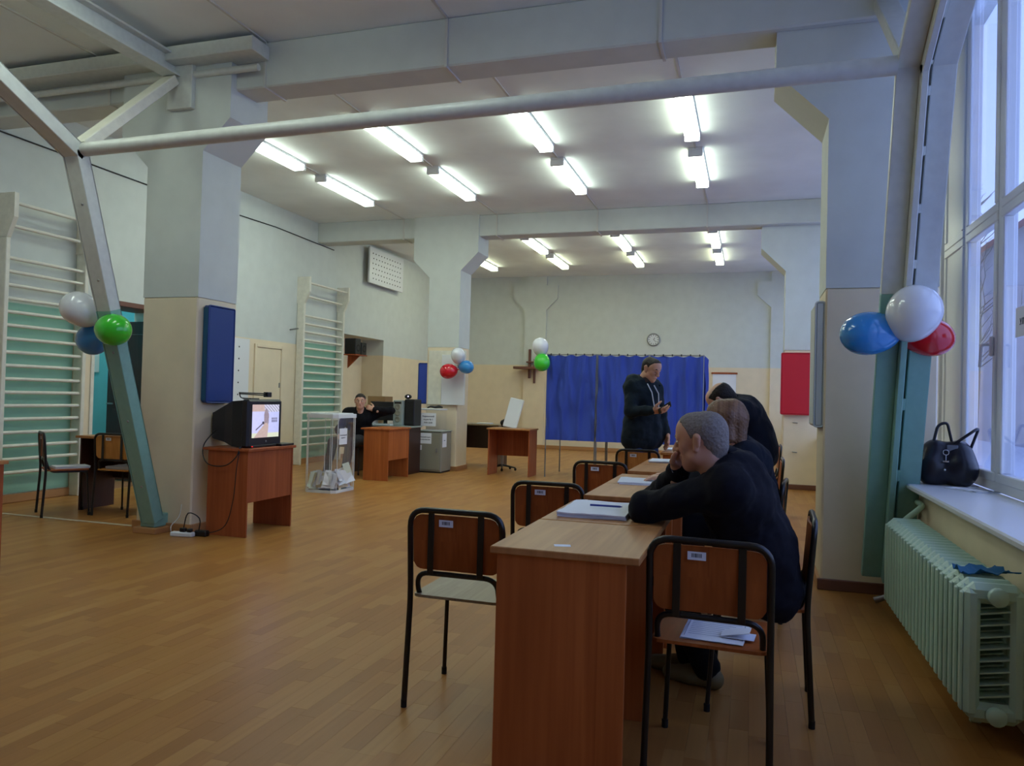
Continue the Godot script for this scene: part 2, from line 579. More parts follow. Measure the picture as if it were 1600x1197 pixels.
	mat("skin_dim", rgb(196, 146, 122), 0.5).subsurf_scatter_enabled = true
	M["skin_dim"].subsurf_scatter_strength = 0.12
	for a in [["wool_black", rgb(22, 22, 30)], ["navy_cloth", rgb(24, 28, 40)], ["parka", rgb(30, 40, 48)], ["dark_sweater", rgb(26, 28, 38)], ["black_cloth", rgb(20, 20, 24)], ["jeans", rgb(52, 70, 112)], ["grey_cuff", rgb(120, 124, 140)], ["brown_shirt", rgb(60, 48, 48)], ["trouser_grey", rgb(58, 58, 64)], ["pale_cloth", rgb(176, 176, 168)]]:
		var b := mat(a[0], a[1], 0.85, 0.25)
		b.rim_enabled = true; b.rim = 0.15; b.rim_tint = 0.5
	textured(mat("hair_grey", rgb(150, 140, 134), 0.7, 0.3), mottle(0.7, 1.0, 0.08, 41), Vector3(6, 6, 6), false)
	textured(mat("hair_dark", rgb(46, 38, 34), 0.6, 0.4), mottle(0.7, 1.0, 0.08, 42), Vector3(6, 6, 6), false)
	textured(mat("hair_brown", rgb(150, 112, 84), 0.5, 0.5), grain(61, 128, 256, Color(0.6, 0.55, 0.5), Color(1, 1, 1)), Vector3(9, 2, 9), false)
	mat("eye_white", rgb(226, 222, 216), 0.2)
	mat("eye_dark", rgb(40, 30, 26), 0.15)
	mat("lip", rgb(170, 104, 96), 0.5)
	mat("shoe_olive", rgb(112, 100, 66), 0.6)
	mat("shoe_black", rgb(20, 20, 22), 0.4)
	# outdoors
	textured(mat("snow_ground", rgb(206, 210, 222), 0.9), mottle(0.94, 1.0, 0.02, 71), Vector3(0.3, 0.3, 0.3))
	textured(mat("far_wall_paint", rgb(172, 168, 178), 0.9), mottle(0.85, 1.0, 0.02, 72), Vector3(0.1, 0.1, 0.1))
	mat("roof_red", rgb(196, 110, 104), 0.9)
	mat("bark", rgb(92, 82, 84), 0.9)

# ------------------------------------------------------------------ shell
func building() -> void:
	struct("ceiling", bx(V(-10.2, CEIL, ZF - 0.3), V(XR + 0.3, CEIL + 0.3, ZB + 0.3)), M.ceiling_paint)
	var fl := bx(V(-10.2, -0.3, ZF - 0.3), V(XR + 0.3, -0.006, ZB + 0.3))
	floor_node = struct("floor", fl, M.floor_base)
	# left wall with a doorway, and a niche further down
	var wl := group_struct("wall_left", "tall white wall with beige paint below")
	var D1 := [-8.2, -7.0, 2.3]      # doorway: z from, to, top
	var D2 := [-14.4, -12.76, 2.37]
	for seg in [[ZF, D2[0]], [D2[1], D1[0]], [D1[1], ZB]]:
		part("lower_paint", bx(V(XL - 0.5, 0, seg[0]), V(XL, DADO, seg[1])), M.beige_paint, wl)
		part("upper_paint", bx(V(XL - 0.5, DADO, seg[0]), V(XL, CEIL, seg[1])), M.white_paint, wl)
	for d in [D1, D2]:
		part("upper_paint", bx(V(XL - 0.5, d[2], d[0]), V(XL, CEIL, d[1])), M.white_paint, wl)
	part("niche_back", bx(V(XL - 0.7, 0, D2[0] - 0.1), V(XL - 0.5, D2[2] + 0.1, D2[1] + 0.1)), M.beige_paint, wl)
	# far wall with flat pilasters
	var wf := group_struct("wall_far", "far end wall, white above and beige below")
	part("lower_paint", bx(V(XL - 0.5, 0, ZF - 0.3), V(XR + 0.3, DADO, ZF)), M.beige_paint, wf)
	part("upper_paint", bx(V(XL - 0.5, DADO, ZF - 0.3), V(XR + 0.3, CEIL, ZF)), M.white_paint, wf)
	for p in [[-5.4, -4.85], [0.4, 1.1]]:
		var x0: float = p[0]; var x1: float = p[1]
		part("pilaster_base", bx(V(x0, 0, ZF), V(x1, DADO, ZF + 0.07)), M.beige_paint, wf)
		var b := MB.new()
		b.prism(PackedVector2Array([Vector2(x0, DADO), Vector2(x1, DADO), Vector2(x1, 3.42), Vector2(x1 + 0.28, 3.7), Vector2(x1 + 0.28, 4.02), Vector2(x1, 4.02), Vector2(x1, CEIL), Vector2(x0, CEIL), Vector2(x0, 4.02), Vector2(x0 - 0.3, 4.02), Vector2(x0 - 0.3, 3.7), Vector2(x0, 3.42)]), ZF, ZF + 0.07)
		part("pilaster_head", b, M.white_paint, wf)
	var wb := group_struct("wall_back", "end wall behind the viewpoint, white above and beige below")
	part("lower_paint", bx(V(XL - 0.5, 0, ZB), V(XR + 0.3, DADO, ZB + 0.3)), M.beige_paint, wb)
	part("upper_paint", bx(V(XL - 0.5, DADO, ZB), V(XR + 0.3, CEIL, ZB + 0.3)), M.white_paint, wb)
	# window wall: low beige wall under the sills, lintel above
	var wr := group_struct("wall_right", "low beige wall under the window sills")
	part("lower_paint", bx(V(1.03, 0, ZF), V(1.46, 0.742, ZB)), M.beige_paint, wr)
	part("lintel", bx(V(XR - 0.04, 4.1, ZF), V(XR + 0.12, CEIL, ZB)), M.white_paint, wr)
	part("end_pier", bx(V(XR - 0.04, 0.742, ZF), V(XR + 0.12, 4.1, ZF + 0.25)), M.white_paint, wr)
	part("end_pier", bx(V(XR - 0.04, 0.742, 0.63), V(XR + 0.12, 4.1, ZB)), M.white_paint, wr)
	# columns and beams
	column(-5.19, -4.6, -5.97, -5.45, 0.3, 0.27, "freestanding column beside the television, white above, beige below")
	column(-5.2, -4.64, -12.22, -11.72, 0.3, 0.3, "freestanding column carrying a white board and balloons")
	column(0.475, 1.17, -6.1, -5.58, 0.35, 0.0, "column beside the window with bluish daylight on it")
	column(0.46, 1.17, -12.4, -11.9, 0.35, 0.0, "far column with a red mat on its face")
	for b in [[-5.82, -5.52, 3.86], [-12.1, -11.76, 3.9]]:
		struct("ceiling_beam", bx(V(XL, b[2], b[0]), V(XR - 0.04, CEIL, b[1]), 0.012), M.white_paint, "white concrete beam crossing the ceiling")
	# skirting boards
	struct("baseboard_far", bx(V(XL, 0, ZF + 0.07), V(XR - 0.4, 0.09, ZF + 0.095), 0.006), M.baseboard_wood)
	for seg in [[ZF, -14.4], [-12.76, -8.2], [-7.0, ZB]]:
		struct("baseboard_left", bx(V(XL, 0, seg[0]), V(XL + 0.025, 0.09, seg[1]), 0.006), M.baseboard_wood)
	# strip across the floor at the column line, and pale board under the ceiling
	struct("trim_1", bx(V(XL + 0.03, 0, -5.53), V(-5.2, 0.006, -5.49), 0.002), M.threshold, "thin pale strip across the floor")
	var tr := MB.new()
	tr.box(V(XL, 4.08, -5.52), V(-4.0, 4.2, -5.28), 0.006)
	struct("trim_2", tr, M.grey_white_steel, "white boxed rail along the beam under the ceiling")
	var tp := MB.new()
	tp.tube([V(XL, 4.0, -5.44), V(-4.05, 4.0, -5.44)], 0.03, 10)
	struct("trim_3", tp, M.grey_white_steel, "white pipe under the boxed rail")

func column(x0: float, x1: float, z0: float, z1: float, cl: float, cr: float, label: String) -> void:
	var c := group_struct("column", label)
	part("lower_paint", bx(V(x0, 0, z0), V(x1, DADO, z1), 0.012), M.beige_paint, c)
	var P := PackedVector2Array([Vector2(x0, DADO), Vector2(x1, DADO)])
	if cr > 0.0:
		P.append_array([Vector2(x1, 3.33), Vector2(x1 + cr, 3.33 + cr), Vector2(x1 + cr, CEIL)])
	else:
		P.append(Vector2(x1, CEIL))
	P.append_array([Vector2(x0 - cl, CEIL), Vector2(x0 - cl, 3.22 + cl), Vector2(x0, 3.22)])
	var b := MB.new()
	b.prism(P, z0, z1)
	part("upper_paint", b, M.white_paint, c)
	var m: Material = M.baseboard_brown if x0 > 0.0 else M.baseboard_wood
	var s := MB.new()
	s.box(V(x0 - 0.022, 0, z1), V(x1 + 0.022, 0.075, z1 + 0.022), 0.005)
	part("skirting", s, m, c)
	part("skirting", bx(V(x0 - 0.022, 0, z0), V(x0, 0.075, z1), 0.005), M.baseboard_wood, c)
	part("skirting", bx(V(x1, 0, z0), V(x1 + 0.022, 0.075, z1), 0.005), M.baseboard_wood, c)

var floor_node: MeshInstance3D

# parquet blocks laid along the hall; the 300 that show largest are parts of their own
func floor_blocks() -> void:
	var r := RandomNumberGenerator.new(); r.seed = 5
	var w := 0.072
	var tones: Array[Color] = [Color(0.425, 0.195, 0.052), Color(0.45, 0.215, 0.062), Color(0.40, 0.18, 0.048), Color(0.43, 0.2, 0.053), Color(0.47, 0.232, 0.07), Color(0.38, 0.168, 0.046)]
	var lens := [0.3, 0.38, 0.46]
	var all: Array = []
	var inv := cam.transform.affine_inverse()
	var x := XL
	while x < 1.03:
		var z := ZF - r.randf() * 0.4
		while z < ZB:
			var li := r.randi_range(0, 2)
			var l: float = lens[li]
			var m := Vector3(x + w / 2, 0, z + l / 2)
			var p := inv * m
			var size := 0.0
			if p.z < -0.5:
				var px := 800.0 - FPX * p.x / p.z; var py := 598.5 + FPX * p.y / p.z
				px = 800.0 + FPX * p.x / -p.z
				py = 598.5 - FPX * p.y / -p.z
				if px > 10 and px < 1590 and py > 0 and py < 1187: size = l / pow(-p.z, 3.0)
				if px > 760 and px < 1040 and py > 850: size = 0.0
			all.append([size, m, li, r.randi_range(0, 5)])
			z += l
		x += w
	all.sort_custom(func(a, b): return a[0] > b[0])
	var shared := {}
	var rest := MB.new()
	rest.use_tint = true
	for i in all.size():
		var a: Array = all[i]
		var l: float = lens[a[2]]
		var lo := V(-w / 2 + 0.0004, -0.006, -l / 2 + 0.0004); var hi := V(w / 2 - 0.0004, 0.0, l / 2 - 0.0004)
		if i < 300:
			var key: int = a[2] * 10 + a[3]
			if not shared.has(key):
				var b := MB.new()
				b.use_tint = true; b.tint = tones[a[3]]
				b.box(lo, hi)
				shared[key] = b.done()
			part("parquet_block", shared[key], M.parquet, floor_node, a[1])
		else:
			var m: Vector3 = a[1]
			rest.tint = tones[a[3]]
			var p0 := m + lo; var p1 := m + hi
			p0 -= V(0.0004, 0, 0.0004); p1 += V(0.0004, 0, 0.0004)
			rest.quad(V(p0.x, 0, p0.z), V(p1.x, 0, p0.z), V(p1.x, 0, p1.z), V(p0.x, 0, p1.z), Vector3.UP)
	var o := part("parquet_rest", rest, M.parquet, floor_node)
	o.set_meta("kind", "stuff")

# ------------------------------------------------------------------ windows
func frame_rect(b: MB, y0: float, y1: float, z0: float, z1: float, t: float, x0: float, x1: float) -> void:
	b.box(V(x0, y0, z0), V(x1, y0 + t, z1), 0.006)
	b.box(V(x0, y1 - t, z0), V(x1, y1, z1), 0.006)
	b.box(V(x0, y0 + t, z0), V(x1, y1 - t, z0 + t), 0.006)
	b.box(V(x0, y0 + t, z1 - t), V(x1, y1 - t, z1), 0.006)

func windows() -> void:
	# each run: list of bay edges from far to near; "p" marks a bay filled with a white panel
	var runs := [
		[-17.85, -16.75, -15.65, -14.55, -13.45, -12.35],
		[-12.15, -11.05, -9.95, -8.85, -7.75, -6.6],
		[-6.33, -5.77, -5.02, -3.9, -2.78, -1.66, -0.54, 0.58]]
	for n in 3:
		var e: Array = runs[n]
		var w := group_struct("window_%d" % (n + 1), ["white plastic window beyond the far column", "white plastic window of the middle bay", "tall white plastic window above the radiator"][n])
		var f := MB.new()
		frame_rect(f, 0.775, 4.1, e[0] - 0.05, e[-1] + 0.05, 0.06, XR - 0.018, XR + 0.06)
		for i in range(1, e.size() - 1):
			f.box(V(XR - 0.018, 0.83, e[i] - 0.04), V(XR + 0.06, 4.05, e[i] + 0.04), 0.006)
		part("window_frame", f, M.pvc_white, w)
		for i in e.size() - 1:
			var z0: float = e[i] + 0.035; var z1: float = e[i + 1] - 0.035
			if i == 0: z0 = e[0] + 0.0
			for half in 2:
				var y0 := 0.83 if half == 0 else 2.41
				var y1 := 2.41 if half == 0 else 4.05
				var s := MB.new()
				frame_rect(s, y0, y1, z0, z1, 0.055, XR - 0.028, XR + 0.03)
				var so := part("sash", s, M.pvc_white, w)
				var panel: bool = n == 2 and i == 0
				if panel:
					part("white_panel", bx(V(XR - 0.018, y0 + 0.05, z0 + 0.05), V(XR + 0.02, y1 - 0.05, z1 - 0.05)), M.pvc_white, so)
				else:
					part("pane", bx(V(XR - 0.018, y0 + 0.05, z0 + 0.05), V(XR - 0.014, y1 - 0.05, z1 - 0.05)), M.glass, so)
				if half == 0 and not panel and i % 2 == 1:
					var h := MB.new()
					h.box(V(XR - 0.05, 1.56, z1 - 0.045), V(XR - 0.028, 1.68, z1 - 0.015), 0.008)
					h.tube(rounded([V(XR - 0.045, 1.63, z1 - 0.03), V(XR - 0.09, 1.63, z1 - 0.035), V(XR - 0.09, 1.5, z1 - 0.06)], 0.02), 0.009, 8)
					part("handle", h, M.white_plastic, so)
		var sill0: float = e[0] - 0.05
		var sill1: float = e[-1] + 0.05
		if n == 2: sill0 = -5.58
		var b := MB.new()
		b.box(V(0.935, 0.742, sill0), V(XR - 0.02, 0.775, sill1), 0.008)
		part("window_sill", b, M.sill_white, w)
	# piers between the runs
	var pr := MB.new()
	pr.box(V(XR - 0.04, 0.742, -12.32), V(XR + 0.12, 4.1, -12.2))
	struct("trim_4", pr, M.pvc_white, "white strip between windows")
	struct("trim_5", bx(V(XR - 0.04, 0.742, -6.56), V(XR + 0.12, 4.1, -6.37)), M.pvc_white, "white strip between windows beside the column")

func outdoors() -> void:
	struct("yard", bx(V(1.5, -1.0, -140), V(120, -0.6, 60)), M.snow_ground, "pale snowy ground outside the windows")
	var t := thing("long_house", "pale house with a red roof seen through the window", "building", V(13, -0.6, -50))
	part("wall", bx(V(0, 0, -30), V(12, 11.2, 22)), M.far_wall_paint, t)
	var b := MB.new()
	b.T = Transform3D(Basis(Vector3.UP, 0.0), V(0, 0, 0))
	b.prism(PackedVector2Array([Vector2(-0.5, 11.2), Vector2(12.5, 11.2), Vector2(6, 14.6)]), -30.5, 22.5)
	part("roof", b, M.roof_red, t)
	for k in 7:
		for l in 3:
			var z := -26.0 + k * 7.0
			var w := MB.new()
			frame_rect(w, 1.6 + l * 3.3, 3.3 + l * 3.3, z, z + 1.5, 0.1, -0.04, 0.02)
			part("window", w, M.pvc_white, t)
	var r := RandomNumberGenerator.new(); r.seed = 77
	var tree := MB.new()
	tree.tube([V(0, 0, 0), V(0.2, 5, 0), V(0.1, 13.4, 0.2)], [0.2, 0.13, 0.02], 6)
	for i in 60:
		var y := r.randf_range(4.0, 13.0)
		var a := r.randf() * TAU; var l := (15.0 - y) * r.randf_range(0.12, 0.24)
		var s := V(0.15, y, 0.1); var m := s + V(cos(a), 0.9, sin(a)) * l * 0.6; var e := m + V(cos(a + 0.4), 1.1, sin(a + 0.4)) * l * 0.5
		tree.tube([s, m, e], [0.03, 0.018, 0.006], 4)
		for q in 3:
			var tw := m.lerp(e, 0.2 + 0.35 * q)
			tree.tube([tw, tw + V(cos(a - 0.9 + q * 0.9), 0.9, sin(a - 0.9 + q * 0.9)) * l * 0.3], [0.012, 0.004], 4)
	solo("bare_tree", tree, M.bark, "bare winter tree standing in the yard before the red roofed house", "tree", "", V(9.5, -0.6, -38.6)).scale = V(0.9, 0.9, 0.9)

# ------------------------------------------------------------------ behind the left wall
func side_rooms() -> void:
	var w := group_struct("wall_corridor", "turquoise corridor wall seen through the doorway")
	part("back_paint", bx(V(-9.3, 0, -9.6), V(-9.1, CEIL, -6.0)), M.turquoise_paint, w)
	part("end_paint", bx(V(-9.1, 0, -9.6), V(XL - 0.5, CEIL, -9.4)), M.turquoise_paint, w)
	part("end_paint", bx(V(-9.1, 0, -6.2), V(XL - 0.5, CEIL, -6.0)), M.turquoise_paint, w)
	# doorway lining and the open leaf
	var d := group_struct("door_1", "open dark brown door in the left wall doorway")
	var f := MB.new()
	f.box(V(XL - 0.5, 2.24, -8.2), V(XL + 0.01, 2.3, -7.0), 0.004)
	part("lintel_board", f, M.baseboard_brown, d)
	part("jamb", bx(V(XL - 0.5, 0, -7.05), V(XL + 0.012, 2.24, -7.0), 0.004), M.cream_paint, d)
	part("jamb", bx(V(XL - 0.5, 0, -8.2), V(XL + 0.012, 2.24, -8.15), 0.004), M.cream_paint, d)
	var leaf := MB.new()
	leaf.box(V(-8.27, 0.01, -8.145), V(-7.55, 2.12, -8.105), 0.005)
	var lo := part("leaf", leaf, M.dark_board, d)
	for p in [[0.2, 0.95], [1.1, 1.95]]:
		part("door_panel", bx(V(-8.17, p[0], -8.105), V(-7.65, p[1], -8.093), 0.006), M.dark_board, lo)
	var h := MB.new()
	h.tube([V(-8.21, 1.02, -8.1), V(-8.21, 1.02, -8.05), V(-8.11, 1.02, -8.05)], 0.01, 8)
	part("handle", h, M.steel, lo)
	# poster on the corridor wall
	solo("notice_frame", bx(V(-9.1, 1.45, -8.75), V(-9.085, 2.0, -8.3), 0.004), M.paper, "white framed notice on the turquoise corridor wall", "notice")
	# a ceiling fitting lights the corridor
	var t := thing("corridor_lamp", "white fluorescent fitting on the corridor ceiling behind the doorway", "lamp", V(-8.4, CEIL, -7.6))
	part("housing", bx(V(-0.1, -0.05, -0.65), V(0.1, 0, 0.65), 0.006), M.white_plastic, t)
	part("lamp_tube", bx(V(-0.07, -0.1, -0.62), V(0.07, -0.05, 0.62), 0.02), lamp_glow(1.0), t)
	area_lamp("corridor_area", V(-8.4, CEIL - 0.11, -7.6), Vector2(0.14, 1.24), 12.0)
	# cupboard door flush in the left wall further along
	var q := group_struct("door_2", "narrow beige painted door flush in the left wall")
	var qf := MB.new()
	qf.box(V(XL, 0, -10.8), V(XL + 0.03, 1.98, -10.75), 0.004)
	qf.box(V(XL, 0, -10.1), V(XL + 0.03, 1.98, -10.05), 0.004)
	qf.box(V(XL, 1.93, -10.75), V(XL + 0.03, 1.98, -10.1), 0.004)
	part("door_frame", qf, M.beige_paint, q)
	var ql := part("leaf", bx(V(XL, 0.02, -10.74), V(XL + 0.018, 1.92, -10.11), 0.004), M.beige_paint, q)
	part("handle", bx(V(XL + 0.018, 1.3, -10.72), V(XL + 0.035, 1.38, -10.7), 0.003), M.steel, ql)

var glow_mats := {}
func lamp_glow(k: float) -> StandardMaterial3D:
	if not glow_mats.has(k):
		var m := mat("lamp_diffuser_%d" % int(k * 100), rgb(240, 244, 232), 0.5)
		m.emission_enabled = true
		m.emission = Color(0.93, 1.0, 0.94).lerp(Color(1.0, 0.98, 0.70), 1.0 - k)
		m.emission_energy_multiplier = LAMP_GLOW * (0.35 + 0.65 * k)
		glow_mats[k] = m
	return glow_mats[k]

func area_lamp(called: String, at: Vector3, size: Vector2, k: float) -> void:
	var l := AreaLight3D.new()
	l.name = numbered(called)
	l.area_size = size
	l.light_color = Color(0.95, 1.0, 0.95)
	l.light_energy = LAMP_E * k
	l.area_range = 30.0
	l.area_attenuation = 2.0
	l.shadow_enabled = true
	l.transform = Transform3D(Basis(Vector3.RIGHT, -PI / 2), at)
	add_child(l)

# ------------------------------------------------------------------ steel gym frame: bent legs at two columns joined by a pipe
func gym_frames() -> void:
	var L := thing("steel_gym_frame", "bent steel gym frame leaning from the column foot, mint below and white above", "gym frame", V(-4.9, 0, -5.4))
	var o := V(-4.9, 0, -5.4)
	var base := V(-4.9, 0.12, -5.38) - o; var knee := V(-4.9, 3.04, -4.47) - o; var top := V(-4.9, 4.25, -2.05) - o
	var split := base.lerp(knee, 0.60)
	var leg := func(a: Vector3, b: Vector3, w: float) -> MB:
		var m := MB.new()
		var dir := (b - a).normalized()
		var nrm := dir.cross(Vector3.RIGHT).normalized()
		if nrm.z < 0: nrm = -nrm
		m.bar(a, b, w, 0.012, Vector3.RIGHT, 0.003)                                                    # back web
		m.bar(a + V(w / 2 - 0.006, 0, 0) + nrm * 0.05, b + V(w / 2 - 0.006, 0, 0) + nrm * 0.05, 0.012, 0.11, Vector3.RIGHT, 0.003)
		m.bar(a + V(-w / 2 + 0.006, 0, 0) + nrm * 0.05, b + V(-w / 2 + 0.006, 0, 0) + nrm * 0.05, 0.012, 0.11, Vector3.RIGHT, 0.003)
		m.bar(a + V(0.008, 0, 0) + nrm * 0.1, b + V(0.008, 0, 0) + nrm * 0.1, w - 0.02, 0.012, Vector3.RIGHT, 0.003)
		return m
	part("leg", leg.call(base, split, 0.15), M.mint_steel, L)
	part("leg_upper", leg.call(split, knee, 0.15), M.grey_white_steel, L)
	part("rafter", leg.call(knee, top, 0.15), M.grey_white_steel, L)
	part("foot_block", bx(V(-0.1, 0.05, -0.06), V(0.06, 0.16, 0.1), 0.008), M.mint_steel, L)
	part("wood_pad", bx(V(-0.14, 0, -0.04), V(0.1, 0.05, 0.14), 0.004), M.baseboard_wood, L)
	var st := MB.new()
	st.bar(knee + V(0, 0.03, 0), V(-4.9, 3.95, -5.38) - o, 0.13, 0.08, Vector3.RIGHT, 0.006)
	part("strut", st, M.cream_paint, L)
	var tb := MB.new()
	tb.box(V(-0.08, 3.98, 0.0), V(0.08, 4.0, 3.6), 0.003)
	tb.box(V(-0.012, 4.0, 0.0), V(0.012, 4.14, 3.6))
	tb.box(V(-0.08, 4.14, 0.0), V(0.08, 4.16, 3.6), 0.003)
	part("top_girder", tb, M.grey_white_steel, L)
	part("wall_bracket", bx(V(-0.06, 3.7, -0.05), V(0.2, 4.1, 0.0), 0.004), M.grey_white_steel, L)
	var bolts := MB.new()
	for k in 5:
		var p := base.lerp(knee, 0.1 + 0.19 * k)
		bolts.ell(p + V(0.02, 0, 0.11), V(0.012, 0.012, 0.008), 8, 6)
	part("bolts", bolts, M.steel, L)
	# right frame: two channels with a slit between them
	var oR := V(0.86, 0, -5.5)
	var R := thing("steel_gym_frame", "bent steel gym frame with a dark slit on the window side column", "gym frame", oR)
	var bR := V(0.86, 0.14, -5.5) - oR; var kR := V(0.86, 3.1, -4.52) - oR; var tR := V(0.86, 4.25, -2.2) - oR
	var sR := bR.lerp(kR, 0.6)
	for seg in [[bR, sR, M.mint_steel, "leg"], [sR, kR, M.grey_white_steel, "leg_upper"], [kR, tR, M.grey_white_steel, "rafter"]]:
		var a: Vector3 = seg[0]; var b: Vector3 = seg[1]
		var dir := (b - a).normalized()
		var nrm := dir.cross(Vector3.RIGHT).normalized()
		if nrm.z < 0: nrm = -nrm
		var m := MB.new()
		m.bar(a + V(-0.085, 0, 0), b + V(-0.085, 0, 0), 0.115, 0.05, Vector3.RIGHT, 0.004)
		m.bar(a + V(-0.01, 0, 0) + nrm * 0.045, b + V(-0.01, 0, 0) + nrm * 0.045, 0.035, 0.10, Vector3.RIGHT, 0.004)
		m.bar(a + V(0.09, 0, 0) + nrm * 0.03, b + V(0.09, 0, 0) + nrm * 0.03, 0.12, 0.012, Vector3.RIGHT, 0.004)
		m.bar(a + V(0.145, 0, 0), b + V(0.145, 0, 0), 0.012, 0.07, Vector3.RIGHT, 0.004)
		m.bar(a + V(0.06, 0, 0) - nrm * 0.03, b + V(0.06, 0, 0) - nrm * 0.03, 0.17, 0.01, Vector3.RIGHT, 0.002)
		part(seg[3], m, seg[2], R)
		for k in 4:
			var lac := MB.new()
			var q := a.lerp(b, 0.12 + 0.25 * k)
			var q2 := a.lerp(b, 0.16 + 0.25 * k)
			lac.bar(q + V(0.02, 0, 0) + nrm * 0.03, q2 + V(0.02, 0, 0) + nrm * 0.03, 0.06, 0.01, Vector3.RIGHT)
			part("lacing_plate", lac, seg[2], R)
	var sr := MB.new()
	sr.bar(kR + V(-0.06, 0.03, 0), V(0.8, 3.98, -5.55) - oR, 0.13, 0.08, Vector3.RIGHT, 0.006)
	part("strut", sr, M.grey_white_steel, R)
	var tg := MB.new()
	tg.box(V(-0.1, 3.98, 0.0), V(0.06, 4.16, 3.4), 0.003)
	part("top_girder", tg, M.grey_white_steel, R)
	# the cross pipe
	var p := MB.new()
	p.tube([V(-4.84, 3.03, -4.44), V(0.72, 3.1, -4.5)], 0.052, 16)
	solo("cross_pipe", p, M.grey_white_steel, "long white steel pipe spanning the hall between the two gym frames", "pipe")

# ------------------------------------------------------------------ lamps
func lamps() -> void:
	var rows := [-5.72, -4.04, -2.36, -0.68]
	var spans := [[-8.63, -7.19], [-10.54, -9.1], [-14.78, -13.34], [-16.6, -15.17], [-4.1, -2.66]]
	var names := ["first", "second", "third", "fourth"]
	var where := ["middle bay, front row", "middle bay, back row", "far bay, front row", "far bay, back row", "near bay before the cross pipe"]
	for s in spans.size():
		for i in (3 if s == 4 else 4):
			var x: float = rows[i]
			var zc: float = (spans[s][0] + spans[s][1]) / 2
			var half: float = (spans[s][1] - spans[s][0]) / 2
			var t := thing("ceiling_lamp", "lit fluorescent lamp, %s from the left wall, %s" % [names[i], where[s]], "lamp", V(x, CEIL, zc), 0.0, "fluorescent ceiling lamps")
			part("housing", bx(V(-0.085, -0.03, -half), V(0.085, 0, half), 0.004), M.white_plastic, t)
			var d := MB.new()
			d.prism(PackedVector2Array([Vector2(-0.078, -0.03), Vector2(-0.068, -0.1), Vector2(0.068, -0.1), Vector2(0.078, -0.03)]), -half + 0.04, half - 0.04)
			var k := 1.0
			if s == 3: k = 0.55
			elif s == 2: k = 0.75
			elif i == 3: k = 0.9
			part("diffuser", d, lamp_glow(k), t)
			for e in [-1, 1]:
				part("end_cap", bx(V(-0.085, -0.103, minf(e * half, e * (half - 0.045))), V(0.085, -0.03, maxf(e * half, e * (half - 0.045))), 0.006), M.white_plastic, t)
			area_lamp("lamp_area", V(x, CEIL - 0.105, zc), Vector2(0.12, half * 2 - 0.1), k)
	# surface conduits that feed the rows, over the beams
	for i in 4:
		var x: float = rows[i]
		var b := MB.new()
		b.box(V(x - 0.012, CEIL - 0.012, -5.52), V(x + 0.012, CEIL, 0.5))
		b.box(V(x - 0.012, 3.85, -5.52), V(x + 0.012, CEIL, -5.508))
		b.box(V(x - 0.012, 3.848, -5.82), V(x + 0.012, 3.86, -5.52))
		b.box(V(x - 0.012, 3.85, -5.832), V(x + 0.012, CEIL, -5.82))
		b.box(V(x - 0.012, CEIL - 0.012, -11.76), V(x + 0.012, CEIL, -5.82))
		b.box(V(x - 0.012, 3.89, -11.76), V(x + 0.012, CEIL, -11.748))
		b.box(V(x - 0.012, 3.888, -12.1), V(x + 0.012, 3.9, -11.76))
		b.box(V(x - 0.012, CEIL - 0.012, -16.6), V(x + 0.012, CEIL, -12.1))
		solo("conduit", b, M.cable_white, "thin white conduit feeding the %s lamp row from the left wall" % names[i], "conduit", "ceiling conduits")

# ------------------------------------------------------------------ wall bars, mats, boards
func wall_bars(called: String, label: String, z0: float, z1: float) -> void:
	var t := thing(called, label, "wall bars", V(XL, 0, (z0 + z1) / 2), 0.0, "gym wall bars")
	var h := (z1 - z0) / 2
	part("backing_board", bx(V(0.0, 0.1, -h + 0.03), V(0.012, 2.1, h - 0.03)), M.green_paint, t)
	for s: float in [-1.0, 1.0]:
		var b := MB.new()
		b.box(V(0.012, 0, s * h - 0.025), V(0.15, 2.75, s * h + 0.025), 0.006)
		b.prism(PackedVector2Array([Vector2(0.0, 2.75), Vector2(0.15, 2.75), Vector2(0.24, 2.95), Vector2(0.24, 3.2), Vector2(0.0, 3.2)]), s * h - 0.025, s * h + 0.025)
		part("upright", b, M.cream_paint, t)
	for k in 19:
		var y := 0.33 + 0.1385 * k
		var x := 0.11
		if k == 17: y = 2.88
		if k == 18: y = 3.1; x = 0.2
		var b := MB.new()
		b.tube([V(x, y, -h), V(x, y, h)], 0.019, 8)
		part("rung", b, M.cream_paint, t)

func mat_pad(called: String, label: String, lo: Vector3, hi: Vector3, m: Material, side: Material, axis: int, group := "") -> Node3D:
	var t := thing(called, label, "mat", (lo + hi) / 2, 0.0, group)
	var h := (hi - lo) / 2
	part("padding", bx(-h, h, 0.014), m, t)
	var b := MB.new()
	var k := h * 1.0
	# piping round the front edge
	if axis == 0:
		var x := h.x - 0.004
		b.tube(rounded([V(x, -k.y, -k.z), V(x, k.y, -k.z), V(x, k.y, k.z), V(x, -k.y, k.z)], 0.02, 3, true), 0.007, 6, true)
	else:
		var z := h.z - 0.004
		b.tube(rounded([V(-k.x, -k.y, z), V(k.x, -k.y, z), V(k.x, k.y, z), V(-k.x, k.y, z)], 0.02, 3, true), 0.007, 6, true)
	part("piping", b, side, t)
	return t

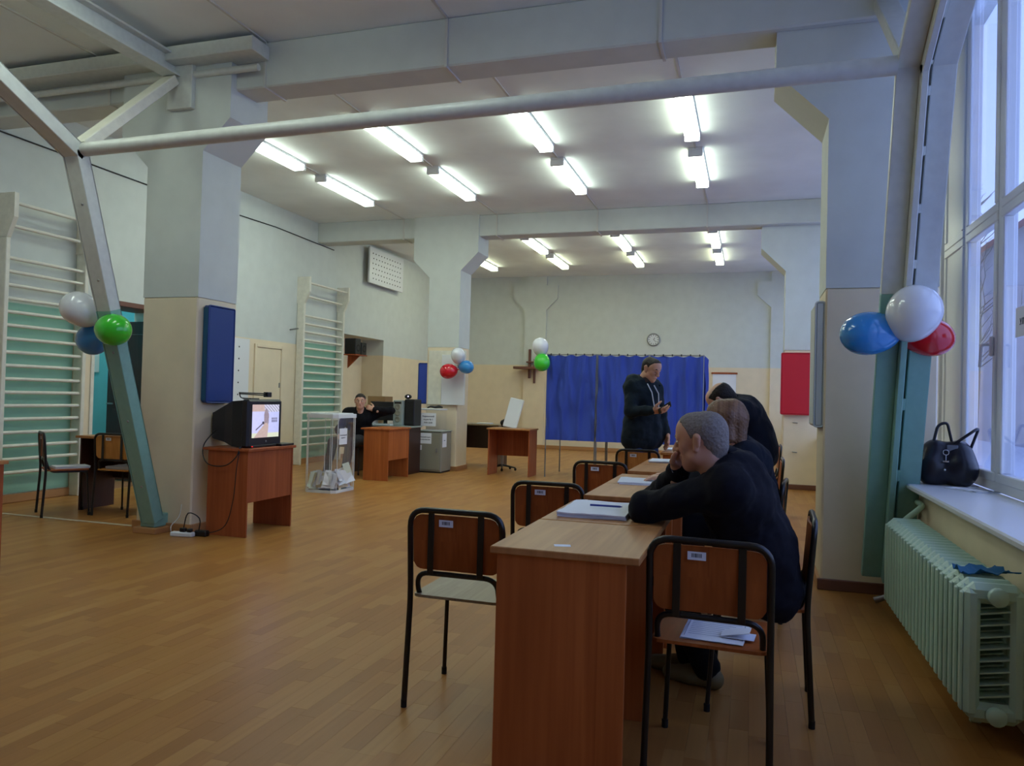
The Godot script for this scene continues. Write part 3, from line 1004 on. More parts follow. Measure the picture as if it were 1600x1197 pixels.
func wall_fittings() -> void:
	wall_bars("wall_bars", "white wooden wall bars beside the doorway with the dark door", -6.77, -5.8)
	wall_bars("wall_bars", "white wooden wall bars standing behind the transparent ballot box", -12.5, -11.2)
	# mats
	var bm := mat_pad("wall_mat", "blue vinyl mat hung on the side of the column above the television", V(-4.6, 1.13, -5.87), V(-4.535, 1.985, -5.52), M.blue_vinyl, M.blue_vinyl, 0)
	part("side_strip", bx(V(-0.028, -0.41, 0.165), V(0.028, 0.41, 0.177), 0.004), M.teal_vinyl, bm)
	mat_pad("wall_mat", "red vinyl mat hung on the far column beside the window", V(0.42, 1.1, -11.9), V(0.85, 2.0, -11.83), M.red_vinyl, M.red_vinyl, 2)
	mat_pad("wall_mat", "pale grey mat on the side of the window column, seen edge on", V(0.415, 1.1, -6.06), V(0.475, 1.96, -5.6), M.grey_vinyl, M.grey_vinyl, 2)
	mat_pad("wall_mat", "blue mat on the far side of the column behind the computer", V(-5.38, 1.1, -12.15), V(-5.2, 1.78, -11.78), M.blue_cloth, M.blue_vinyl, 2)
	mat_pad("wall_mat", "narrow blue mat on the doorway side of the near column", V(-5.3, 1.1, -5.95), V(-5.19, 2.05, -5.6), M.blue_cloth, M.blue_vinyl, 2)
	# hooks under the red mat
	for y in [0.98, 0.55]:
		var b := MB.new()
		b.tube([V(0.6, y, -11.9), V(0.6, y, -11.86), V(0.66, y - 0.005, -11.855)], 0.008, 6)
		solo("wall_hook", b, M.steel, "small steel hook on the far column under the red mat", "hook", "column hooks")
	# perforated white panel high on the left wall
	var v := thing("perforated_panel", "white perforated panel high on the left wall above the niche", "panel", V(-7.278, 3.45, -14.2))
	part("board", bx(V(-0.02, 0, -0.76), V(0.02, 0.72, 0.76), 0.006), M.white_plastic, v)
	var ho := MB.new()
	for i in 11:
		for j in 6:
			ho.ell(V(0.02, 0.1 + j * 0.1, -0.62 + i * 0.122 + (j % 2) * 0.03), V(0.003, 0.014, 0.02), 8, 4)
	part("holes", ho, M.slit_dark, v)
	var br := MB.new()
	for z in [-0.6, 0.6]: br.box(V(-0.1, 0.3, z - 0.02), V(-0.02, 0.36, z + 0.02))
	part("standoffs", br, M.steel, v)
	# pegboard leaning by the television
	var pg := thing("pegboard", "pale board with a row of dark holes on the left wall beside the column", "board", V(XL + 0.02, 0.9, -9.7))
	part("board", bx(V(0, 0, -0.2), V(0.015, 1.13, 0.2), 0.003), M.white_plastic, pg)
	var ph := MB.new()
	for j in 6: ph.ell(V(0.015, 0.1 + j * 0.18, 0.05), V(0.003, 0.014, 0.014), 8, 4)
	part("holes", ph, M.slit_dark, pg)
	# cable along the left wall
	var cb := MB.new()
	cb.tube([V(XL + 0.012, 3.84, -5.0), V(XL + 0.012, 3.83, -7.8), V(XL + 0.012, 3.9, -10.5), V(XL + 0.012, 3.87, -12.3)], 0.008, 6)
	solo("wall_cable", cb, M.cable_black, "dark cable running high along the white left wall", "cable")
	# coat peg
	var pe := MB.new()
	pe.tube([V(XL, 2.28, -11.0), V(XL + 0.16, 2.3, -11.0)], 0.014, 6)
	solo("wall_peg", pe, M.steel, "steel peg sticking out of the left wall before the wall bars", "peg")
	# speaker on a shelf in front of the niche
	var sh := thing("corner_shelf", "brown wooden bracket shelf beside the niche", "shelf", V(XL, 1.98, -12.95))
	part("board", bx(V(0, -0.02, -0.2), V(0.3, 0, 0.25), 0.003), M.red_board, sh)
	var brk := MB.new()
	brk.prism(PackedVector2Array([Vector2(0, -0.02), Vector2(0.26, -0.02), Vector2(0, -0.26)]), 0.0, 0.02)
	part("bracket", brk, M.red_board, sh)
	for k in 2:
		var sp := thing("loudspeaker", ["black loudspeaker on the bracket shelf, beside the wall bars", "small black loudspeaker on the bracket shelf, on the niche side"][k], "loudspeaker", V(XL + 0.16, 1.98, -12.83 - 0.23 * k), 0.0, "speakers on the shelf")
		part("cabinet", bx(V(-0.12, 0, -0.1), V(0.12, 0.3 - 0.06 * k, 0.1), 0.01), M.black_plastic, sp)
		var cone := MB.new()
		cone.T = Transform3D(Basis(Vector3.FORWARD, PI / 2), V(0.121, 0.12, 0))
		cone.lathe([Vector2(0.07, 0), Vector2(0.06, 0.006), Vector2(0.02, -0.012), Vector2(0, 0.0)], 14)
		part("cone", cone, M.rubber, sp)
	# far wall: clock, iron bracket, roller screen
	var ck := thing("wall_clock", "round grey wall clock above the voting booths", "clock", V(-2.22, 2.69, ZF))
	var rim := MB.new()
	rim.T = Transform3D(Basis(Vector3.RIGHT, PI / 2), Vector3.ZERO)
	rim.lathe([Vector2(0, 0), Vector2(0.15, 0), Vector2(0.155, 0.03), Vector2(0.14, 0.045), Vector2(0.125, 0.03)], 28)
	part("case", rim, M.steel, ck)
	var fc := MB.new()
	fc.T = Transform3D(Basis(Vector3.RIGHT, PI / 2), V(0, 0, 0.028))
	fc.lathe([Vector2(0.128, 0), Vector2(0, 0.001)], 28)
	var face := part("dial", fc, M.white_plastic, ck)
	var mk := MB.new()
	for k in 12:
		var a := TAU * k / 12
		mk.bar(V(cos(a) * 0.09, sin(a) * 0.09, 0.03), V(cos(a) * 0.118, sin(a) * 0.118, 0.03), 0.012, 0.003, Vector3.BACK.cross(V(cos(a), sin(a), 0)))
	part("numerals", mk, M.ink, face)
	for hnd in [[0.6, 0.055, 0.012], [2.3, 0.08, 0.009]]:
		var hm := MB.new()
		hm.bar(V(0, 0, 0.033), V(sin(hnd[0]) * hnd[1], cos(hnd[0]) * hnd[1], 0.033), hnd[2], 0.003, V(cos(hnd[0]), -sin(hnd[0]), 0))
		part("hand", hm, M.black_plastic, face)
	var ib := MB.new()
	ib.box(V(-5.56, 1.94, ZF + 0.075), V(-4.95, 2.0, ZF + 0.42), 0.006)
	ib.box(V(-5.26, 1.72, ZF + 0.072), V(-5.2, 2.44, ZF + 0.13), 0.006)
	ib.box(V(-5.13, 1.6, ZF + 0.07), V(-5.08, 2.2, ZF + 0.12), 0.006)
	ib.box(V(-5.3, 2.1, ZF + 0.12), V(-5.05, 2.14, ZF + 0.18), 0.006)
	solo("iron_bracket", ib, M.baseboard_brown, "dark iron bracket with a shelf bar on the far wall beside balloons", "bracket")
	var sc := thing("wall_chart", "white roll-down chart with a wooden rail on the far wall", "chart", V(-0.59, 1.0, ZF + 0.01))
	part("sheet", bx(V(-0.26, 0, 0), V(0.26, 0.9, 0.008)), M.paper, sc)
	part("rail", bx(V(-0.29, 0.9, -0.005), V(0.29, 0.94, 0.03), 0.006), M.red_board, sc)
	# white board on the column, beige lining behind it
	var wb := thing("column_board", "white flat board hung on the face of the far left column", "board", V(-4.86, 1.09, -11.72))
	part("board", bx(V(-0.05, 0, 0.03), V(0.36, 0.83, 0.06), 0.005), M.white_plastic, wb)
	part("side_board", bx(V(-0.3, 0, 0), V(0.36, 0.9, 0.03), 0.004), M.cream_paint, wb)

# ------------------------------------------------------------------ desks and chairs
func desk(label: String, at: Vector3, turn: float, w: float, d: float, board: Material, top: Material, group := "") -> Node3D:
	# the open side is local +z, the modesty panel is at -z
	var t := thing("school_desk", label, "desk", at, turn, group)
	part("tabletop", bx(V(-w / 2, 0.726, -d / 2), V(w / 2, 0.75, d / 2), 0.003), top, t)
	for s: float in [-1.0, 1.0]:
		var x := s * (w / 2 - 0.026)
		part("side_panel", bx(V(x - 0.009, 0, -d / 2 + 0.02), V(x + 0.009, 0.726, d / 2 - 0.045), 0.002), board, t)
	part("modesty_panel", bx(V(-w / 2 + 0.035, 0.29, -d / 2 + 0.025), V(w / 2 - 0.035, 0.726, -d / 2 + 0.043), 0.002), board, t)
	return t

func chair_proto(label: String, ply: Material, seat_m: Material, at: Vector3, turn: float, group: String) -> Node3D:
	var t := thing("school_chair", label, "chair", at, turn, group)
	var W := 0.195
	# back frame and rear legs: one bent tube each side, rounded at the top
	var rear := MB.new()
	rear.tube(rounded([V(-W - 0.005, 0.012, 0.205), V(-W, 0.44, 0.18), V(-W, 0.79, 0.205), V(W, 0.79, 0.205), V(W, 0.44, 0.18), V(W + 0.005, 0.012, 0.205)], 0.07, 6), 0.0118, 10)
	part("back_frame", rear, M.black_tube, t)
	# seat rail rising behind the seat into a low hoop
	var rail := MB.new()
	rail.tube(rounded([V(-W + 0.024, 0.425, -0.17), V(-W + 0.024, 0.425, 0.15), V(-W + 0.024, 0.535, 0.178), V(W - 0.024, 0.535, 0.178), V(W - 0.024, 0.425, 0.15), V(W - 0.024, 0.425, -0.17)], 0.06, 6), 0.0105, 10)
	part("seat_rail", rail, M.black_tube, t)
	for s: float in [-1.0, 1.0]:
		var leg := MB.new()
		leg.tube(rounded([V(s * (W - 0.024), 0.425, -0.06), V(s * (W - 0.022), 0.418, -0.165), V(s * (W - 0.005), 0.012, -0.19)], 0.04, 4), 0.0095, 8)
		part("leg", leg, M.black_tube, t)
		part("strap", bx(V(s * 0.105 - 0.0125, 0.535, 0.196), V(s * 0.105 + 0.0125, 0.785, 0.202), 0.001), M.black_tube, t)
		for z in [0.205, -0.19]:
			var f := MB.new()
			f.T = Transform3D(Basis.IDENTITY, V(s * (W + 0.005 if z > 0 else W - 0.005), 0, z))
			f.lathe([Vector2(0, 0), Vector2(0.0125, 0), Vector2(0.0125, 0.03), Vector2(0.0, 0.03)], 8, false)
			part("foot_cap", f, M.rubber, t)
	var cross := MB.new()
	cross.tube([V(-W + 0.024, 0.42, -0.12), V(W - 0.024, 0.42, -0.12)], 0.008, 6)
	part("cross_tube", cross, M.black_tube, t)
	# backrest: gently curved plywood
	var b := MB.new()
	var N := 28
	var outline := func(u: float, y: float, o: float) -> Vector3:
		return V(u * 0.181, y, 0.188 - 0.012 * (1.0 - u * u) + (y - 0.66) * 0.08 + o)
	for i in N:
		var u0 := -1.0 + 2.0 * i / N; var u1 := -1.0 + 2.0 * (i + 1) / N
		var r0 := 0.03 * pow(absf(u0), 16.0); var r1 := 0.03 * pow(absf(u1), 16.0)
		var y0 := 0.55; var y1 := 0.772
		for o: float in [0.0, 0.009]:
			b.quad(outline.call(u0, y0 + r0, o), outline.call(u1, y0 + r1, o), outline.call(u1, y1 - r1, o), outline.call(u0, y1 - r0, o), V(0, 0, -1 if o == 0.0 else 1))
		b.quad(outline.call(u0, y1 - r0, 0.0), outline.call(u1, y1 - r1, 0.0), outline.call(u1, y1 - r1, 0.009), outline.call(u0, y1 - r0, 0.009), Vector3.UP)
		b.quad(outline.call(u0, y0 + r0, 0.0), outline.call(u1, y0 + r1, 0.0), outline.call(u1, y0 + r1, 0.009), outline.call(u0, y0 + r0, 0.009), Vector3.DOWN)
	for s: float in [-1.0, 1.0]:
		b.quad(outline.call(s, 0.58, 0.0), outline.call(s, 0.742, 0.0), outline.call(s, 0.742, 0.009), outline.call(s, 0.58, 0.009), V(s, 0, 0))
	part("backrest", b, ply, t)
	# seat board with rounded corners
	var P := PackedVector2Array()
	for c in [[0.155, 0.145, 0], [-0.155, 0.145, 1], [-0.155, -0.15, 2], [0.155, -0.15, 3]]:
		for k in 5:
			var a: float = PI / 2 * c[2] + PI / 2 * k / 4.0
			P.append(Vector2(c[0] + cos(a) * 0.035, c[1] + sin(a) * 0.035))
	var s := MB.new()
	s.T = Transform3D(Basis(Vector3.RIGHT, PI / 2), V(0, 0.446, 0))
	s.prism(P, 0.0, 0.011)
	part("seat", s, seat_m, t)
	# inventory sticker on the back, two bolts
	var st := MB.new()
	st.sheet(V(-0.1 + 0.03, 0.755, 0.204), V(-0.04 + 0.03, 0.755, 0.204), V(-0.04 + 0.03, 0.727, 0.2025), V(-0.1 + 0.03, 0.727, 0.2025), Vector3.BACK)
	var so := part("sticker", st, barcode(), t)
	so.set_meta("label", "white barcode sticker")
	return t

var bar_mat: StandardMaterial3D
func barcode() -> StandardMaterial3D:
	if bar_mat == null:
		bar_mat = mat("barcode_print", Color(1, 1, 1), 0.6)
		var im := Image.create(64, 32, false, Image.FORMAT_RGB8)
		im.fill(Color(0.86, 0.88, 0.92))
		var r := RandomNumberGenerator.new(); r.seed = 3
		var x := 14
		while x < 50:
			var w := r.randi_range(1, 2)
			im.fill_rect(Rect2i(x, 7, w, 15), Color(0.12, 0.12, 0.16))
			x += w + r.randi_range(1, 2)
		bar_mat.albedo_texture = ImageTexture.create_from_image(im)
	return bar_mat

# a thin sheet of paper with soft waves
func paper_mesh(w: float, d: float, wave: float, sd: int, thick := 0.0015) -> MB:
	var b := MB.new()
	var f := noise(2.2, 2, sd)
	var n := 8
	var h := func(x: float, z: float) -> float: return absf(f.get_noise_2d(x * 3.0 / w, z * 3.0 / d)) * wave
	for i in n:
		for j in n:
			var x0 := -w / 2 + w * i / n; var x1 := -w / 2 + w * (i + 1) / n
			var z0 := -d / 2 + d * j / n; var z1 := -d / 2 + d * (j + 1) / n
			for o: float in [0.0, thick]:
				b.quad(V(x0, h.call(x0, z0) + o, z0), V(x1, h.call(x1, z0) + o, z0), V(x1, h.call(x1, z1) + o, z1), V(x0, h.call(x0, z1) + o, z1), Vector3.UP if o > 0.0 else Vector3.DOWN)
			if i == 0: b.quad(V(x0, h.call(x0, z0), z0), V(x0, h.call(x0, z1), z1), V(x0, h.call(x0, z1) + thick, z1), V(x0, h.call(x0, z0) + thick, z0), Vector3.LEFT)
			if i == n - 1: b.quad(V(x1, h.call(x1, z0), z0), V(x1, h.call(x1, z1), z1), V(x1, h.call(x1, z1) + thick, z1), V(x1, h.call(x1, z0) + thick, z0), Vector3.RIGHT)
			if j == 0: b.quad(V(x0, h.call(x0, z0), z0), V(x1, h.call(x1, z0), z0), V(x1, h.call(x1, z0) + thick, z0), V(x0, h.call(x0, z0) + thick, z0), Vector3.FORWARD)
			if j == n - 1: b.quad(V(x0, h.call(x0, z1), z1), V(x1, h.call(x1, z1), z1), V(x1, h.call(x1, z1) + thick, z1), V(x0, h.call(x0, z1) + thick, z1), Vector3.BACK)
	return b

func paper_stack(label: String, at: Vector3, turn: float, w: float, d: float, count: int, sd: int, group := "voter lists on the desks") -> Node3D:
	var t := thing("paper_stack", label, "papers", at, turn, group)
	var r := RandomNumberGenerator.new(); r.seed = sd
	for k in count:
		var o := part("sheets", paper_mesh(w, d, 0.006 if k == count - 1 else 0.002, sd + k, 0.006), M.paper if k % 2 == 0 else M.paper_shade, t, V(r.randf_range(-0.008, 0.008), k * 0.0065, r.randf_range(-0.008, 0.008)))
		o.rotation.y = r.randf_range(-0.05, 0.05)
	return t

# lettering as thin raised print on a sheet; the sheet faces local +z
func notice(called: String, label: String, lines: Array, w: float, h: float, size: float, at: Vector3, turn := 0.0, group := "") -> Node3D:
	var t := thing(called, label, "notice", at, turn, group)
	part("sheet", bx(V(-w / 2, -h / 2, 0), V(w / 2, h / 2, 0.0015)), M.paper, t)
	var font := SystemFont.new()
	font.font_names = PackedStringArray(["Droid Sans"])
	font.font_weight = 700
	for k in lines.size():
		var m := TextMesh.new()
		m.text = lines[k]; m.font = font; m.font_size = 32
		m.pixel_size = size / 32.0
		m.depth = 0.0008
		m.curve_step = 4.0
		var y: float = ((lines.size() - 1) / 2.0 - k) * size * 1.5
		part("print", m, M.ink, t, V(0, y, 0.002))
	return t

func desks_and_chairs() -> void:
	# row of single desks along the hall; their open side faces the window
	var row := "single desks in a row along the window side"
	var q := PI / 2
	var zs := [[-2.41, "wooden desk with a white inventory sticker at the end of the row"], [-3.04, "wooden desk where the seated man rests his elbows"], [-3.9, "wooden desk beyond the gap, in front of the seated woman"], [-4.52, "wooden desk behind the one where the seated woman sits"], [-5.38, "wooden desk the bending man leans over"], [-6.0, "wooden desk with a voter list beside the light plywood chair"], [-7.45, "wooden desk in the last pair before the blue booths, hall end"], [-8.07, "wooden desk closest to the blue booths"]]
	for d in zs:
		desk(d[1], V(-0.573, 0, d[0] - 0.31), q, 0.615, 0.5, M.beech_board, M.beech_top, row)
	desk("wooden desk carrying the television beside the column", V(-4.26, 0, -5.795), -q, 0.70, 0.47, M.red_board, M.red_board)
	desk("wooden desk between the ballot box and the computer", V(-5.13, 0, -10.16), -q, 0.72, 0.46, M.beech_board, M.beech_board)
	desk("small wooden desk standing alone before the beige far wall", V(-3.63, 0, -11.62), 0.0, 0.72, 0.5, M.red_board, M.beech_top)
	desk("wooden desk with only its corner showing beside the wall bars", V(-4.97, 0, -3.5), 0.0, 0.72, 0.5, M.red_board, M.beech_top)
	desk("dark brown desk in front of the open doorway", V(-6.04, 0, -6.2), 0.0, 0.82, 0.5, M.dark_board, M.beech_top)
	desk("dark brown computer desk beside the far left column", V(-5.52, 0, -10.97), 0.0, 0.98, 0.5, M.dark_board, M.grey_plastic)
	desk("dark reddish desk behind the far left column", V(-4.72, 0, -13.0), 0.0, 0.98, 0.6, M.dark_board, M.seat_grey)
	solo("inventory_sticker", bx(V(-0.028, 0, -0.018), V(0.028, 0.0006, 0.018)), M.paper, "white inventory sticker on the desk at the row's end", "sticker", "", V(-0.6, 0.75, -2.52), 0.3)
	# chairs
	var g := "school chairs with plywood backs"
	var A := chair_proto("empty plywood chair with a grey seat beside the stickered desk", M.plywood, M.seat_grey, V(-1.1, 0, -3.0), 0.0, g)
	A.set_meta("base", "school_chair")
	var set_ := [
		[V(-1.03, 0, -4.15), 0.0, "empty plywood chair standing left of the thick voter list", M.plywood],
		[V(-1.03, 0, -5.67), -0.02, "empty plywood chair beside the desk in front of the seated woman", M.plywood],
		[V(-0.11, 0, -2.785), -0.05, "plywood chair with printed forms lying on its seat", M.plywood],
		[V(0.05, 0, -3.38), PI / 2 - 0.03, "plywood chair under the seated man in the black jacket", M.plywood],
		[V(0.0, 0, -4.82), PI / 2 - 0.1, "plywood chair under the seated woman", M.plywood],
		[V(0.06, 0, -6.75), PI / 2, "plywood chair behind the bending man, on the window side", M.plywood],
		[V(0.12, 0, -8.9), PI / 2, "plywood chair at the last desks near the red mat", M.plywood],
		[V(-6.36, 0, -5.76), -0.6, "plywood chair with papers on its seat beside the wall bars", M.plywood],
		[V(-5.87, 0, -6.02), 0.08, "plywood chair pushed up to the dark desk at the doorway", M.pale_plywood],
		[V(-5.85, 0, -10.5), PI, "chair under the seated man behind the ballot box", M.plywood]]
	for s in set_:
		var c := copy_of(A, s[0], s[1], s[2])
		(c.get_node("seat") as MeshInstance3D).set_surface_override_material(0, s[3])
		(c.get_node("backrest") as MeshInstance3D).set_surface_override_material(0, s[3])
	var pale := copy_of(A, V(-0.98, 0, -7.2), 0.0, "light plywood chair in front of the standing man in the parka")
	for nm in ["seat", "backrest"]: (pale.get_node(nm) as MeshInstance3D).set_surface_override_material(0, M.pale_plywood)
	# papers
	paper_stack("thick open voter list with a blue pen lying on it", V(-0.635, 0.75, -3.34), 0.06, 0.29, 0.42, 3, 1)
	var pen := MB.new()
	pen.tube([V(-0.07, 0, 0), V(0.06, 0, 0.01), V(0.072, 0, 0.011)], [0.0045, 0.0045, 0.001], 8)
	solo("ballpoint_pen", pen, M.ink_blue, "blue ballpoint pen lying on the thick voter list", "pen", "", V(-0.6, 0.781, -3.33), 0.12)
	paper_stack("voter list on the desk in front of the seated woman", V(-0.6, 0.75, -4.64), 0.1, 0.3, 0.3, 2, 11)
	paper_stack("short paper stack on the desk past the seated woman", V(-0.68, 0.75, -6.75 + 0.42), 0.0, 0.21, 0.3, 2, 21)
	paper_stack("paper stack on the desk beside the parka man", V(-0.7, 0.75, -7.95), 0.1, 0.21, 0.3, 2, 31)
	var fs := thing("form_sheets", "printed bluish forms lying on the empty chair seat", "papers", V(-0.1, 0.446, -2.79), -0.05)
	part("sheet", paper_mesh(0.205, 0.29, 0.003, 5, 0.001), M.paper_shade, fs, V(-0.006, 0, 0))
	var fo := part("sheet", paper_mesh(0.205, 0.29, 0.003, 6, 0.001), M.paper, fs, V(0.004, 0.004, 0.006))
	fo.rotation.y = -0.05
	var ln := MB.new()
	for k in 11: ln.box(V(-0.085, 0.0093, -0.12 + k * 0.022), V(0.085 - (k % 3) * 0.02, 0.0096, -0.117 + k * 0.022))
	for s in [-1, 1]: ln.box(V(s * 0.095 - 0.0012, 0.0093, -0.13), V(s * 0.095 + 0.0012, 0.0096, 0.13))
	part("print", ln, M.ink_pale, fs)
	solo("folded_note", fold_note(), M.paper, "small folded white note on top of the printed forms", "note", "", V(-0.03, 0.456, -2.72), -0.1)
	paper_stack("papers lying on the seat of the chair beside the wall bars", V(-6.34, 0.446, -5.8), -0.5, 0.21, 0.3, 3, 41, "papers on the chairs")
	paper_stack("papers heaped on the seat of the chair at the dark desk", V(-5.87, 0.446, -6.04), 0.1, 0.26, 0.3, 4, 51, "papers on the chairs")
	# pale jacket lying on the desk at the doorway
	var cf := Field.new()
	cf.lumps = noise(9.0, 3, 4); cf.lump = 0.02
	cf.add(V(-0.16, 0.06, 0), V(0.16, 0.07, 0.03), 0.05, 0.06, 0.06)
	cf.add(V(0.02, 0.1, 0), V(0.2, 0.2, 0.0), 0.06, 0.08, 0.06)
	cf.add(V(0.2, 0.05, 0), V(0.22, 0.28, 0.0), 0.06, 0.05, 0.06)
	var cm := MB.new()
	cf.mesh_into(cm, 0.014)
	solo("folded_jacket", cm, M.pale_cloth, "pale grey jacket heaped on the dark desk at the doorway", "jacket", "", V(-5.8, 0.755, -6.28))

func fold_note() -> MB:
	var b := MB.new()
	b.bar(V(-0.045, 0.001, 0.03), V(0.05, 0.001, 0.035), 0.0012, 0.001, Vector3.UP)
	b.prism(PackedVector2Array([Vector2(-0.05, 0.0), Vector2(0.06, 0.0), Vector2(0.06, 0.001), Vector2(-0.05, 0.001)]), -0.04, 0.04)
	b.prism(PackedVector2Array([Vector2(-0.05, 0.001), Vector2(0.045, 0.022), Vector2(0.045, 0.0235), Vector2(-0.05, 0.003)]), -0.035, 0.038)
	return b

# ------------------------------------------------------------------ ballot boxes, safe, computer, booths
func curtain(w: float, h: float, folds: float, amp: float, sd: int, flare := 0.0) -> MB:
	var b := MB.new()
	var f := noise(1.3, 2, sd)
	var nu := 44; var nv := 12
	var pos := func(i: int, j: int, o: float) -> Vector3:
		var u := float(i) / nu; var v := float(j) / nv
		var x := (u - 0.5) * w * (1.0 + flare * v)
		var gather := 0.35 + 0.65 * (1.0 - absf(v - 0.35))
		var z := sin(u * folds * TAU + f.get_noise_2d(u * 3.0, v * 1.2) * 3.0) * amp * gather + f.get_noise_2d(u * 2.0 + 7.0, v * 2.0) * amp
		var y := -v * h - (0.018 * (0.5 - 0.5 * cos(u * TAU * 4.0)) if j == 0 else 0.0)
		return V(x, y, z + o)
	var P := []; 
	for o: float in [0.0, 0.004]:
		var G := []
		for j in nv + 1:
			var row := []
			for i in nu + 1: row.append(pos.call(i, j, o))
			G.append(row)
		P.append(G)
	for s in 2:
		var G: Array = P[s]
		var sg := -1.0 if s == 0 else 1.0
		var nrm := func(i: int, j: int) -> Vector3:
			var dx: Vector3 = G[j][mini(i + 1, nu)] - G[j][maxi(i - 1, 0)]
			var dy: Vector3 = G[maxi(j - 1, 0)][i] - G[mini(j + 1, nv)][i]
			return dx.cross(dy).normalized() * sg
		for j in nv:
			for i in nu:
				var n0: Vector3 = nrm.call(i, j); var n1: Vector3 = nrm.call(i + 1, j); var n2: Vector3 = nrm.call(i + 1, j + 1); var n3: Vector3 = nrm.call(i, j + 1)
				b.tri(G[j][i], G[j][i + 1], G[j + 1][i + 1], n0, n1, n2)
				b.tri(G[j][i], G[j + 1][i + 1], G[j + 1][i], n0, n2, n3)
	for i in nu:
		b.quad(P[0][0][i], P[0][0][i + 1], P[1][0][i + 1], P[1][0][i], Vector3.UP)
		b.quad(P[0][nv][i], P[0][nv][i + 1], P[1][nv][i + 1], P[1][nv][i], Vector3.DOWN)
	return b

func polling_things() -> void:
	# transparent floor-standing ballot box
	var o := V(-5.08, 0, -8.53)
	var t := thing("ballot_box", "tall transparent ballot box with white lid and heaped ballots", "ballot box", o)
	var x := 0.22; var z := 0.265; var H := 0.95; var ch := 0.05
	var plan := func(s: float) -> PackedVector2Array:
		var c := ch * s
		return PackedVector2Array([Vector2(-x * s, -z * s + c), Vector2(-x * s + c, -z * s), Vector2(x * s - c, -z * s), Vector2(x * s, -z * s + c), Vector2(x * s, z * s - c), Vector2(x * s - c, z * s), Vector2(-x * s + c, z * s), Vector2(-x * s, z * s - c)])
	var flat := Transform3D(Basis(Vector3.RIGHT, PI / 2), Vector3.ZERO)
	var base := MB.new(); base.T = flat
	base.prism(plan.call(1.0), -0.035, 0.0)
	part("base_tray", base, M.white_plastic, t)
	var pl: PackedVector2Array = plan.call(0.985)
	for k in 8:
		var a := pl[k]; var b := pl[(k + 1) % 8]
		var w := MB.new()
		w.bar(V(a.x, 0.5, a.y), V(b.x, 0.5, b.y), 0.004, 0.88, V(-(b.y - a.y), 0, b.x - a.x))
		part("clear_wall", w, M.acrylic, t)
		var e := MB.new()
		e.tube([V(a.x, 0.03, a.y), V(a.x, H - 0.02, a.y)], 0.0045, 6)
		part("corner_strip", e, M.white_plastic, t)
	var lid := MB.new(); lid.T = Transform3D(Basis(Vector3.RIGHT, PI / 2), V(0, H, 0))
	lid.prism(plan.call(1.03), -0.025, 0.022)
	lid.T = Transform3D(Basis(Vector3.RIGHT, PI / 2), V(0, H + 0.024, 0))
	lid.prism(plan.call(0.9), -0.012, 0.0)
	part("lid", lid, M.white_plastic, t)
	part("slot", bx(V(-0.1, H + 0.034, -0.012), V(0.1, H + 0.038, 0.012), 0.001), M.slit_dark, t)
	var nt := notice("box_notice", "white notice pasted on the transparent ballot box", ["Стационарный", "ящик № 1"], 0.19, 0.2, 0.022, o + V(0.222, 0.7, 0.09), PI / 2)
	nt.rotation.y = PI / 2
	# ballots heaped inside
	var r := RandomNumberGenerator.new(); r.seed = 12
	var mats := [M.paper, M.paper_shade, M.paper_green, M.paper, M.paper_tan]
	for k in 84:
		var steep := k > 52
		var b := MB.new()
		var w := r.randf_range(0.11, 0.17); var l := r.randf_range(0.14, 0.22)
		var f := r.randf_range(0.01, 0.04)
		var Pq := [V(-w, 0, -l), V(0, f, -l), V(w, 0, -l), V(-w, 0, l), V(0, f, l), V(w, 0, l)]
		for i in 6: Pq[i] *= 0.5
		for off: float in [0.0, 0.001]:
			var nn := Vector3.UP if off > 0.0 else Vector3.DOWN
			var d := V(0, off, 0)
			b.quad(Pq[0] + d, Pq[1] + d, Pq[4] + d, Pq[3] + d, nn)
			b.quad(Pq[1] + d, Pq[2] + d, Pq[5] + d, Pq[4] + d, nn)
		var px := r.randf_range(-0.12, 0.12); var pz := r.randf_range(-0.15, 0.15)
		var y := 0.055 + r.randf() * 0.09 * (0.4 + absf(px) * 3.0 + absf(pz) * 2.0)
		var bal := solo("ballot", b, mats[k % 5], "folded paper ballot in the heap at the bottom of the ballot box", "ballot", "ballots in the transparent box", o + V(px, y, pz))
		bal.rotation = Vector3(r.randf_range(-0.5, 0.5), r.randf() * TAU, r.randf_range(-0.4, 0.4))
		if steep:
			bal.position = o + V(0.14 + 0.04 * r.randf() if k % 2 == 0 else r.randf_range(-0.12, 0.12), 0.12 + r.randf() * (0.14 if k % 4 == 0 else 0.07), -0.15 + r.randf() * 0.28 if k % 2 == 0 else 0.2)
			bal.rotation = Vector3(r.randf_range(0.9, 1.3), r.randf_range(-0.4, 0.4) + (PI / 2 if k % 2 == 0 else 0.0), r.randf_range(-0.5, 0.5))
	# grey safe with a small clear box on it
	var so := V(-4.93, 0, -11.43)
	var s := thing("steel_safe", "grey steel safe against the column, papers taped to it", "safe", so)
	part("body", bx(V(-0.235, 0.02, -0.22), V(0.235, 0.66, 0.2), 0.01), M.safe_grey, s)
	part("door", bx(V(-0.215, 0.05, 0.2), V(0.215, 0.63, 0.21), 0.004), M.safe_grey, s)
	part("plinth", bx(V(-0.225, 0, -0.21), V(0.225, 0.02, 0.19)), M.slit_dark, s)
	part("handle", bx(V(0.15, 0.33, 0.21), V(0.17, 0.39, 0.235), 0.004), M.steel, s)
	part("top_plate", bx(V(-0.245, 0.66, -0.225), V(0.245, 0.672, 0.215), 0.003), M.grey_plastic, s)
	notice("safe_notice", "white notice taped high on the safe door", ["Переносной ящик", "для голосования"], 0.27, 0.17, 0.026, so + V(-0.07, 0.55, 0.212))
